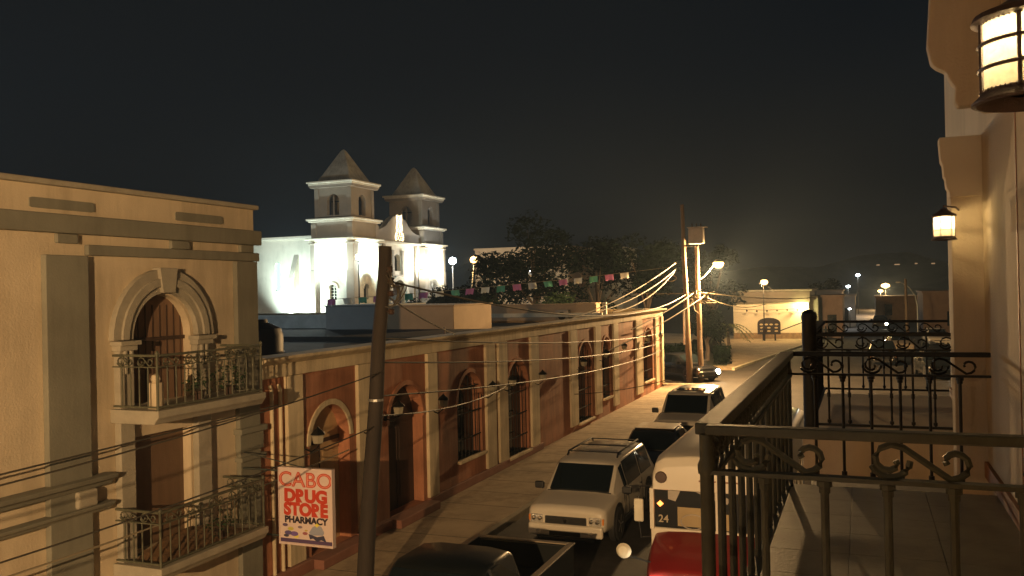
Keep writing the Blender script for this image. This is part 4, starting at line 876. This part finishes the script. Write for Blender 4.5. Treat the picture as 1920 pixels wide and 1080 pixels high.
# ------------------------------------------------------------------ vehicles
def wheelpair(t, x, y, r, w_=.2):
    for sx in (-1, 1):
        wl = bpy.data.objects.new('wheel', None); COL.objects.link(wl); wl.parent = t; wl.location = (sx * x, y, r)
        MB().lathe([(r * .62, -w_ / 2), (r * .9, -w_ / 2), (r, -w_ / 3), (r, w_ / 3), (r * .9, w_ / 2), (r * .62, w_ / 2)], (sx * x, y, r), 24, 'X').build('tyre', m_tyre, wl, smooth=True)
        g = MB().lathe([(r * .61, -w_ * .4), (r * .61, w_ * .42), (r * .52, w_ * .38), (r * .2, w_ * .30), (r * .1, w_ * .36), (.001, w_ * .36)] if sx > 0 else [(.001, -w_ * .36), (r * .1, -w_ * .36), (r * .2, -w_ * .30), (r * .52, -w_ * .38), (r * .61, -w_ * .42), (r * .61, w_ * .4)], (sx * x, y, r), 20, 'X')
        for k in range(5):
            a = R(72 * k); g.tube([(sx * (x + w_ * .40), y, r), (sx * (x + w_ * .42), y + r * .55 * math.cos(a), r + r * .55 * math.sin(a))], r * .07, 5)
        g.build('rim', m_rim, wl, smooth=True)
def vehicle(name, label, cat, st_, paint, W, wheels, wr, wind, sides, rear, seat=None, lamp_h=None, rack=False, roofpaint=None, lit=False, grp=None, mirror=True, bed=None, sill=.30):
    """st_: stations (y, sill, belt, halfw, roof or None, roofhalf); front is -Y, local frame, origin on the ground"""
    t = thing(name, label, cat, (0, 0, 0), grp)
    rings = []
    for (y, sl, bt_, w, rf_, wr_) in st_:
        if rf_ is None: rf_ = bt_ + .03; wr_ = w * .80; cr = .02
        else: cr = .045
        half = [(w * .90, sl), (w * .985, sl + (bt_ - sl) * .18), (w, sl + (bt_ - sl) * .55), (w * .965, bt_ - .02), (wr_, rf_), (wr_ * .55, rf_ + cr)]
        rings.append([(a, y, z) for a, z in half] + [(-a, y, z) for a, z in half[::-1]])
    MB().loft(rings).build('body', paint, t, smooth=True, bevel=.055, seg=4)
    def glassq(nm, q, ins=.07, off=.012):
        q = [Vector(p) for p in q]; c = sum(q, Vector()) / len(q); n = (q[1] - q[0]).cross(q[-1] - q[0]).normalized()
        q2 = []
        for p in q:
            d_ = (c - p); q2.append(p + d_.normalized() * ins)
        if n.dot(c - Vector((0, c.y * .98, .7))) < 0: n = -n
        MB().loft([[p + n * off for p in q2], [p - n * .03 for p in q2]]).build(nm, m_glass, t, bevel=.012)
    i, j = wind
    a, b = rings[i], rings[j]
    glassq('windshield', [a[4], a[7], b[7], b[4]], .055, .05)
    MB().tube([a[4], a[5], a[6], a[7]], .02, 6).build('wiper_cowl', m_plas, t)
    for (p, q) in sides:
        for s_ in (1, -1):
            k0, k1 = (3, 4) if s_ > 0 else (8, 7)
            glassq('side_window', [rings[p][k0], rings[q][k0], rings[q][k1], rings[p][k1]], .06, .014)
    if rear:
        a, b = rings[rear[0]], rings[rear[1]]; glassq('rear_window', [a[4], a[7], b[7], b[4]], .07, .045)
    yf = st_[0][0]; wf_ = st_[0][3]; bf = st_[0][2]; lh = lamp_h or bf - .16
    for s_ in (1, -1):
        MB().box(min(s_ * wf_ * .62, s_ * wf_ * .96), max(s_ * wf_ * .62, s_ * wf_ * .96), yf - .035, yf + .05, lh - .09, lh + .095).build('headlight', e_head if (lit and s_ in lit) else m_lens, t, bevel=.03, seg=3)
        MB().box(min(s_ * wf_ * .97, s_ * wf_ * 1.02), max(s_ * wf_ * .97, s_ * wf_ * 1.02), yf + .0, yf + .12, lh - .06, lh + .07).build('turn_signal', m_amber, t, bevel=.01)
    for s_ in (1, -1):
        if lit and s_ in lit: MB().lathe([(.001, -.10), (.12, -.07), (.16, 0), (.12, .05), (.001, .06)], (s_ * wf_ * .80, yf - .03, lh + .01), 16, 'Y').build('headlight_lens', e_head, t, smooth=True)
        for q in (() if lit and s_ in lit else (.70, .86)): MB().lathe([(.001, -.052), (.040, -.045), (.062, -.015), (.066, .03)], (s_ * wf_ * q, yf - .01, lh + .005), 14, 'Y').build('reflector', m_refl, t, smooth=True)
    gr = MB().box(-wf_ * .56, wf_ * .56, yf - .03, yf + .02, lh - .12, lh + .07).build('grille', m_plas, t, bevel=.015)
    g = MB()
    for k in range(4): g.box(-wf_ * .55, wf_ * .55, yf - .038, yf - .03, lh - .075 + k * .035, lh - .067 + k * .035)
    g.lathe([(.045, -.012), (.045, 0)], (0, yf - .034, lh - .015), 12, 'Y'); g.build('grille_bars', m_chrome if paint is m_pw else m_plas, gr)
    MB().box(-wf_ * 1.01, wf_ * 1.01, yf - .085, yf + .02, sill - .02, sill + .235).build('front_bumper', paint, t, bevel=.05, seg=3)
    MB().box(-wf_ * .75, wf_ * .75, yf - .08, yf + .05, sill - .1, sill - .021).build('air_dam', m_plas, t, bevel=.02)
    MB().box(-wf_ * .42, wf_ * .42, yf - .092, yf - .086, sill + .0, sill + .09).build('air_intake', m_plas, t)
    yr = st_[-1][0]; wq = st_[-1][3]
    MB().box(-wq, wq, yr - .02, yr + .10, sill + .06, sill + .26).build('rear_bumper', paint, t, bevel=.04)
    for s_ in (1, -1): MB().box(min(s_ * wq * .75, s_ * wq * .98), max(s_ * wq * .75, s_ * wq * .98), yr - .03, yr + .03, bf - .25, bf - .05).build('tail_light', mat('tail_lens', (.25, .01, .01), rough=.2), t, bevel=.015)
    ys = [st_[q][0] for q in sorted(set([a for a, b in sides] + [b for a, b in sides]))]
    for s_ in (1, -1):
        for yy in ys[:-1] + [ys[0] - .12]: MB().tube([(s_ * (wf_ * .5 + W * .5 - wf_ * .5 + .003), yy, sill + .06), (s_ * (W / 2 + .003), yy, sill + (bf - sill) * .6), (s_ * (W / 2 - .012), yy, st_[4][2] - .04)], .006, 4).build('door_seam', m_plas, t)
        hd = MB()
        for yy in ys[1:-1]: hd.box(min(s_ * (W / 2 - .02), s_ * (W / 2 + .025)), max(s_ * (W / 2 - .02), s_ * (W / 2 + .025)), yy - .24, yy - .10, st_[4][2] - .15, st_[4][2] - .12)
        hd.build('door_handles', m_chrome, t, bevel=.006)
        MB().box(min(s_ * (W / 2 - .05), s_ * (W / 2 + .012)), max(s_ * (W / 2 - .05), s_ * (W / 2 + .012)), wheels[0] + wr + .08, wheels[1] - wr - .08, sill - .02, sill + .10).build('side_cladding', m_plas, t, bevel=.012)
        MB().lathe([(.045, -.02), (.045, 0), (.001, .0)], (s_ * wf_ * .72, yf - .088, sill + .08), 12, 'Y').build('fog_light', m_lens, t, smooth=True)
    MB().tube([(-wf_ * .70, yf + .10, bf + .035), (0, yf + .06, bf + .045), (wf_ * .70, yf + .10, bf + .035)], .006, 4).build('bonnet_seam', m_plas, t)
    for y in wheels:
        for s_ in (1, -1):
            MB().lathe([(wr + .07, 0), (wr + .07, .012)], (s_ * (W / 2 - .004) - .006, y, wr + .02), 24, 'X').build('wheel_arch', m_plas, t)
        wheelpair(t, W / 2 - .07, y, wr)
    if mirror:
        yb = st_[wind[0]][0] + .22; zb = st_[wind[0]][2]
        for s_ in (1, -1):
            MB().box(min(s_ * W / 2, s_ * (W / 2 + .22)), max(s_ * W / 2, s_ * (W / 2 + .22)), yb, yb + .10, zb + .0, zb + .16).build('wing_mirror', m_plas, t, bevel=.035, seg=3)
    if rack:
        z = max(s_[4] or 0 for s_ in st_) + .05; y0, y1, x_ = rack
        rk = MB()
        for s_ in (1, -1): rk.tube([(s_ * x_, y0, z - .03), (s_ * x_, y0 + .1, z + .06), (s_ * x_, y1 - .1, z + .06), (s_ * x_, y1, z - .03)], .022, 6)
        for yy in (y0 + .15, (y0 + y1) / 2, y1 - .15): rk.tube([(-x_, yy, z + .05), (x_, yy, z + .05)], .016, 6)
        rk.build('roof_rack', m_plas, t, smooth=True)
    return t
suv = [(-2.40, .42, .78, .82, None, 0), (-2.30, .36, .86, .88, None, 0), (-1.7, .30, .93, .91, None, 0), (-1.42, .30, .97, .915, None, 0), (-.80, .30, .99, .915, 1.50, .70), (-.55, .30, 1.0, .915, 1.56, .71), (.75, .30, 1.0, .915, 1.58, .71), (1.9, .32, 1.0, .91, 1.55, .69), (2.30, .36, .98, .89, 1.05, .76), (2.40, .42, .80, .86, None, 0)]
v1 = vehicle('parked_suv', 'white SUV with black roof rack parked nearest along the kerb', 'car', suv, m_pw, 1.83, (-1.45, 1.4), .37, (3, 4), ((4, 5), (5, 6), (6, 7)), (7, 8), rack=(-.35, 1.75, .60), grp='vehicles parked along the left kerb')
v1.location = (-5.95, 20.15, 0)
v2 = vehicle('parked_suv', 'farther white SUV with black grille and sunroof', 'car', suv, m_pw, 1.83, (-1.45, 1.4), .37, (3, 4), ((4, 5), (5, 6), (6, 7)), (7, 8), grp='vehicles parked along the left kerb')
MB().box(-.45, .45, -.45, .25, 1.625, 1.64).build('sunroof', m_glass, v2, bevel=.01)
MB().box(-.80, .80, -2.45, -2.41, .52, .78).build('black_grille', m_plas, v2, bevel=.02)
v2.location = (-5.80, 32.0, 0); v2.scale = (1.08, 1.0, 1.12)
sedan = [(-2.15, .35, .66, .74, None, 0), (-2.05, .28, .72, .82, None, 0), (-1.2, .24, .84, .86, None, 0), (-1.0, .24, .88, .87, None, 0), (-.30, .24, .90, .87, 1.32, .62), (.0, .24, .90, .87, 1.37, .64), (.7, .24, .90, .87, 1.37, .64), (1.0, .24, .90, .87, 1.33, .62), (1.65, .26, .92, .85, .96, .70), (2.15, .32, .80, .80, None, 0)]
v3 = vehicle('parked_sedan', 'black sedan with pale roof parked between the two white SUVs', 'car', sedan, m_pb, 1.74, (-1.35, 1.3), .32, (3, 4), ((4, 5), (5, 6), (6, 7)), (7, 8), grp='vehicles parked along the left kerb')
MB().box(-.58, .58, -.20, .95, 1.412, 1.425).build('roof_panel', m_pt, v3, bevel=.01)
v3.location = (-5.72, 25.5, 0)
# dark pickup in the foreground
pk = [(-2.6, .45, .80, .86, None, 0), (-2.5, .38, .90, .92, None, 0), (-1.6, .34, .98, .94, None, 0), (-1.35, .34, 1.02, .94, None, 0), (-.75, .34, 1.04, .94, 1.56, .70), (-.55, .34, 1.04, .94, 1.62, .72), (.25, .34, 1.04, .94, 1.62, .72), (.42, .34, 1.04, .94, 1.56, .70), (.62, .34, 1.04, .94, None, 0), (.70, .34, 1.02, .94, None, 0)]
v4 = vehicle('pickup_truck', 'dark pickup truck with open bed parked nearest the viewer', 'pickup truck', pk, m_pdk, 1.88, (-1.65, 1.6), .38, (3, 4), ((4, 5), (5, 7)), (7, 8), grp='vehicles parked along the left kerb')
bd = MB().box(-.93, .93, .72, 2.75, .42, .60)
for s_ in (-1, 1): bd.box(min(s_ * .84, s_ * .93), max(s_ * .84, s_ * .93), .72, 2.75, .601, 1.06)
bd.box(-.839, .839, 2.66, 2.75, .601, 1.05).box(-.839, .839, .72, .78, .601, 1.05).build('cargo_bed', m_pdk, v4, bevel=.02)
rl = MB()
for s_ in (-1, 1): rl.box(min(s_ * .83, s_ * .95), max(s_ * .83, s_ * .95), .70, 2.77, 1.061, 1.085)
rl.box(-.829, .829, 2.65, 2.77, 1.061, 1.085).build('bed_rail', m_pt, v4, bevel=.01)
v4.location = (-5.70, 11.9, 0)
# car turning at the junction
v5 = vehicle('turning_car', 'dark car with a lit headlight crossing at the corner poles', 'car', sedan, m_pb, 1.74, (-1.35, 1.3), .32, (3, 4), ((4, 5), (5, 6), (6, 7)), (7, 8), lit=(1,), grp='cars around the junction')
v5.rotation_euler = (0, 0, R(50)); v5.location = (-10.1, 53.0, 0); v5.scale = (1.05, 1.08, 1.1)
lamp('headlight_beam', 'SPOT', (-2.0, 0, 0), 0.1, WARM, .05) if False else None
v6 = vehicle('parked_car', 'dark car parked across the side street left of the corner poles', 'car', sedan, m_pdk, 1.74, (-1.35, 1.3), .32, (3, 4), ((4, 5), (5, 6), (6, 7)), (7, 8), grp='cars around the junction')
v6.rotation_euler = (0, 0, R(80)); v6.location = (-14.6, 55.2, 0)
lampx = lamp('headlight_source', 'SPOT', (-.6, -2.3, .6), 60, WARM, .05, None, (-.6, -6, .1), 60); lampx.parent = v5
for k, (x, y, rz, m_, lab, lit_) in enumerate(((3.9, 57, 8, m_pdk, 'dark car with white headlight glints seen through the railing', (1,)), (2.6, 76, 5, m_pt, 'tan car behind it with pale windshield rim', ()), (1.2, 66, 0, m_pb, 'black car left of the tan car beyond the railing', ()), (2.0, 118, 0, m_pb, 'distant oncoming car with one bright orange headlight', (1,)), (5.8, 84, 4, m_pw, 'pale car farthest right beyond the railing', ()))):
    v = vehicle('street_car', lab, 'car', sedan, m_, 1.74, (-1.35, 1.3), .32, (3, 4), ((4, 5), (5, 6), (6, 7)), (7, 8), lit=lit_, grp='cars on the far street')
    v.location = (x, y, 0); v.rotation_euler = (0, 0, R(rz)); v.scale = (1.05, 1.05, 1.1)

# red-nosed white minibus
bs = thing('minibus', 'white minibus with red bonnet and lit headlight driving up the street', 'bus', (-2.25, 16.5, 0))
BZ = .25
X0, X1, YB, YE = -3.32, -1.15, 14.25, 20.6
mb = MB(); ringsb = []
for y, top, ins in ((YB, 2.36, .06), (YB + .10, 2.50, .02), (YB + .4, 2.56, 0), (YE - .1, 2.56, 0), (YE, 2.48, .05)):
    h = (X1 - X0) / 2 - ins; c = (X0 + X1) / 2
    top += BZ; half = [(h, 2.20), (h * .99, 2.43), (h * .93, top - .13), (h * .80, top - .04), (h * .4, top)]
    ringsb.append([(c + a, y, z) for a, z in half] + [(c - a, y, z) for a, z in half[::-1]])
mb.loft(ringsb).build('roof', m_pw, bs, smooth=True, bevel=.02)
MB().box(X0, X1, YB + .05, YE, .5, 1.57).build('lower_body', m_pw, bs, bevel=.03)
mb = MB()
for y in (YB, YB + 1.4, YB + 2.5, YB + 3.6, YB + 4.7, YE - .12):
    for x in (X0, X1 - .07): mb.box(x, x + .07, y, y + .12, 1.55, 2.22)
mb.build('window_pillar', m_pw, bs, bevel=.01)
for x, nm in ((X0 + .03, 'side_window'), (X1 - .05, 'side_window')):
    for y in (YB + .13, YB + 1.53, YB + 2.63, YB + 3.73):
        MB().box(x, x + .02, y, y + (1.26 if y < YB + 1 else .96), 1.58, 2.19).build(nm, m_glass, bs)
MB().box(X0 + .08, X1 - .08, YB + .05, YB + .08, 1.58, 2.20).build('windshield', mat('clear_cab_glass', (.02, .022, .025), rough=.08, bump=0), bs)
MB().box((X0 + X1) / 2 - .02, (X0 + X1) / 2 + .02, YB + .02, YB + .05, 1.57, 2.21).build('windshield_bar', m_pw, bs)
MB().box(X0 + .45, X0 + .95, YB + .042, YB + .049, 1.62, 1.93).build('seat_back_seen_in_windshield', mat('seat_cover', (.35, .27, .15), rough=.8), bs)
MB().box(X0 + 1.12, X0 + 1.30, YB + .041, YB + .048, 1.60, 1.86).build('seat_back_seen_in_windshield', mat('seat_cover', (.35, .27, .15), rough=.8), bs)
MB().prism([(X0 + .30, 2.19), (X0 + .30, 2.05), (X0 + .42, 2.02), (X0 + .50, 2.19)], south(YB + .046), .0, .006).build('sun_visor', m_grayp, bs)
MB().prism([(X0 + .75, 2.19), (X0 + 1.05, 2.07), (X0 + 1.25, 2.02), (X0 + 1.3, 2.10), (X0 + 1.1, 2.19)], south(YB + .046), .0, .006).build('sun_visor', m_grayp, bs)
MB().tube([(X0 + .70 + .2 * math.cos(R(24 * k)), YB + .045, 1.70 + .12 * math.sin(R(24 * k))) for k in range(16)], .012, 5).build('steering_wheel', m_grayp, bs)
MB().lathe([(.001, -.05), (.055, 0), (.001, .05)], (X0 + .17, YB + .03, 1.97), 8).build('marker_light', emit('marker_lit', (1, .25, .05), 5), bs)
text('lettering', '24', .17, mat('faded_white_letter', (.42, .36, .26), bump=0), bs, Matrix.Translation((X0 + .22, YB + .035, 1.72)) @ Matrix.Rotation(R(90), 4, 'X'), .002, .004)
text('lettering', 'ESCOLAR', .17, mat('faded_brown_letter', (.22, .10, .06), bump=0), bs, Matrix.Translation(((X0 + X1) / 2 + .08, YB + .015, 2.42)) @ Matrix.Rotation(R(84), 4, 'X'), .006, .012)
for dx in (.20, .98, 1.95):
    MB().lathe([(.10, -.03), (.085, -.05), (.001, -.055)], (X0 + dx, YB + .02 if dx != .98 else YB + .04, 2.41 if dx != .98 else 2.58), 12, 'Y').build('clearance_light', m_dark, bs, smooth=True)
hood = []
for y, h, zt, zm in ((YB + .06, .98, 1.30, 1.24), (YB - .35, .96, 1.24, 1.15), (YB - .8, .90, 1.12, 1.02), (YB - 1.08, .84, 1.00, .90), (YB - 1.15, .80, .86, .80)):
    c = (X0 + X1) / 2
    zt += BZ; zm += BZ; h *= 1.07
    half = [(h, .45), (h, zm - .15), (h * .95, zm), (h * .75, zt - .02), (h * .35, zt)]
    hood.append([(c + a, y, z) for a, z in half] + [(c - a, y, z) for a, z in half[::-1]])
MB().loft(hood).build('bonnet', m_pr, bs, smooth=True, bevel=.04, seg=3)
gl = MB().box(-2.75, -1.72, YB - 1.21, YB - 1.12, .62, 1.18).build('grille', mat('grille_tan', (.42, .34, .24), rough=.5, metal=.2), bs, bevel=.02)
g = MB()
for k in range(9): g.box(-2.7 + k * .115, -2.67 + k * .115, YB - 1.222, YB - 1.211, .66, 1.14)
g.build('grille_slats', m_grayp, gl)
for x, e in ((-2.98, e_head), (-1.5, e_head)):
    MB().box(x - .16, x + .16, YB - 1.20, YB - 1.10, .86, 1.12).build('headlight', e, bs, bevel=.03, seg=3)
MB().box(X0 + .0, X1, YB - 1.36, YB - 1.2, .42, .62).build('bumper', m_chrome, bs, bevel=.03)
mrr = MB().lathe([(.001, -.05), (.08, -.04), (.12, 0), (.10, .03), (.001, .04)], (X0 - .20, YB - .95, 1.44), 16, 'Y').build('fender_mirror', mat('mirror_shell', (.6, .55, .42), rough=.4), bs, smooth=True)
MB().tube([(X0 - .2, YB - .93, 1.38), (X0 + .2, YB - .8, 1.25)], .015, 5).build('mirror_stay', m_plas, mrr)
mrr = MB().box(X0 - .26, X0 - .10, YB - .04, YB + .02, 1.66, 2.04).build('side_mirror', mat('mirror_shell', (.6, .55, .42)), bs, bevel=.04, seg=3)
MB().tube([(X0 - .18, YB, 2.04), (X0 - .15, YB, 2.24), (X0 + .02, YB + .1, 2.24)], .014, 5).build('mirror_arm', m_plas, mrr)
MB().tube([(X0 - .18, YB, 1.66), (X0 - .15, YB, 1.4), (X0 + .02, YB + .1, 1.4)], .014, 5).build('mirror_arm', m_plas, mrr)
wb_ = bs
for (wy, r_) in ((YB - .45, .36), (YE - 1.4, .36)):
    for wx in (X0 + .14, X1 - .14):
        wl = MB().lathe([(r_ * .6, -.11), (r_, -.09), (r_, .09), (r_ * .6, .11)], (wx, wy, r_), 22, 'X').build('wheel', m_tyre, bs, smooth=True)
        MB().lathe([(.001, -.112), (r_ * .58, -.10), (r_ * .58, .10), (.001, .112)], (wx, wy, r_), 18, 'X').build('rim', m_rim, wl, smooth=True)
lamp('headlight_source', 'SPOT', (-2.98, YB - 1.28, 1.0), 40, WARM, .06, bs, (-2.98, 8, .1), 90)

# ------------------------------------------------------------------ the person by the board and two by the far corner
def person(t, base, h, cloth, legs, face=0):
    bx_, by_, bz = base; s = h / 1.7
    me = bpy.data.meshes.new('person_body')
    J = [((0, 0, .95), .15), ((0, 0, 1.15), .14), ((0, 0, 1.38), .15), ((0, 0, 1.48), .065), ((0, -.02, 1.60), .095), ((0, -.02, 1.68), .07),
         ((.10, 0, .88), .095), ((.11, -.01, .48), .062), ((.11, .01, .08), .042), ((.12, -.14, .04), .035),
         ((-.10, 0, .88), .095), ((-.11, -.03, .48), .062), ((-.12, .01, .08), .042), ((-.13, -.14, .04), .035),
         ((.20, 0, 1.38), .06), ((.25, 0, 1.10), .042), ((.24, -.10, .86), .032), ((.24, -.13, .78), .03),
         ((-.20, 0, 1.38), .06), ((-.25, .02, 1.10), .042), ((-.24, -.08, .86), .032), ((-.24, -.11, .78), .03)]
    E_ = [(0, 1), (1, 2), (2, 3), (3, 4), (4, 5), (0, 6), (6, 7), (7, 8), (8, 9), (0, 10), (10, 11), (11, 12), (12, 13), (2, 14), (14, 15), (15, 16), (16, 17), (2, 18), (18, 19), (19, 20), (20, 21)]
    me.from_pydata([Vector(j[0]) * s for j in J], E_, [])
    o = bpy.data.objects.new('body', me); COL.objects.link(o); o.parent = t; o.rotation_euler = (0, 0, face)
    sk = o.modifiers.new('skin', 'SKIN'); sk.use_smooth_shade = True
    for i, j in enumerate(J): me.skin_vertices[0].data[i].radius = (j[1] * s, j[1] * s * .8)
    me.skin_vertices[0].data[0].use_root = True
    ss = o.modifiers.new('sub', 'SUBSURF'); ss.levels = 1; ss.render_levels = 1
    me.materials.append(cloth)
person(ps, (0, 0, 0), 1.5, mat('dark_clothes', (.035, .02, .02)), None)
MB().lathe([(.09, 1.45), (.10, 1.52), (.07, 1.60), (.001, 1.63)], (-8.95, 88.32, .0), 10).build('hair', m_dark, ps, smooth=True)
for k, (x, y, h_, c, lab) in enumerate(((-4.15, 86.5, 1.75, (.45, .42, .36), 'person in pale clothes standing at the corner right of the lit wall'), (-3.15, 84.5, 1.75, (.02, .02, .02), 'person in dark clothes standing right of the pale clothed person'))):
    t = thing('person', lab, 'person', (x, y, .0)); person(t, (0, 0, 0), h_, mat('clothes%d' % k, c), None)
    MB().lathe([(.09, 1.68 * h_ / 1.7), (.10, 1.70 * h_ / 1.7), (.001, 1.80 * h_ / 1.7)], (x, y - .01, 0), 10).build('hair', m_dark, t, smooth=True)

# HAZE
hz = MB().box(-150, 60, -45, 230, -1, 21).build('haze', bpy.data.materials.new('thin_haze'))
hm = MATS['h'] = hz.data.materials[0]; hm.use_nodes = True; t = hm.node_tree; t.nodes.clear()
o = t.nodes.new('ShaderNodeOutputMaterial'); v = t.nodes.new('ShaderNodeVolumePrincipled'); v.inputs['Color'].default_value = (.58, .78, 1, 1); v.inputs['Density'].default_value = .0006
t.links.new(v.outputs[0], o.inputs['Volume']); tag(hz, None, None, kind='stuff')
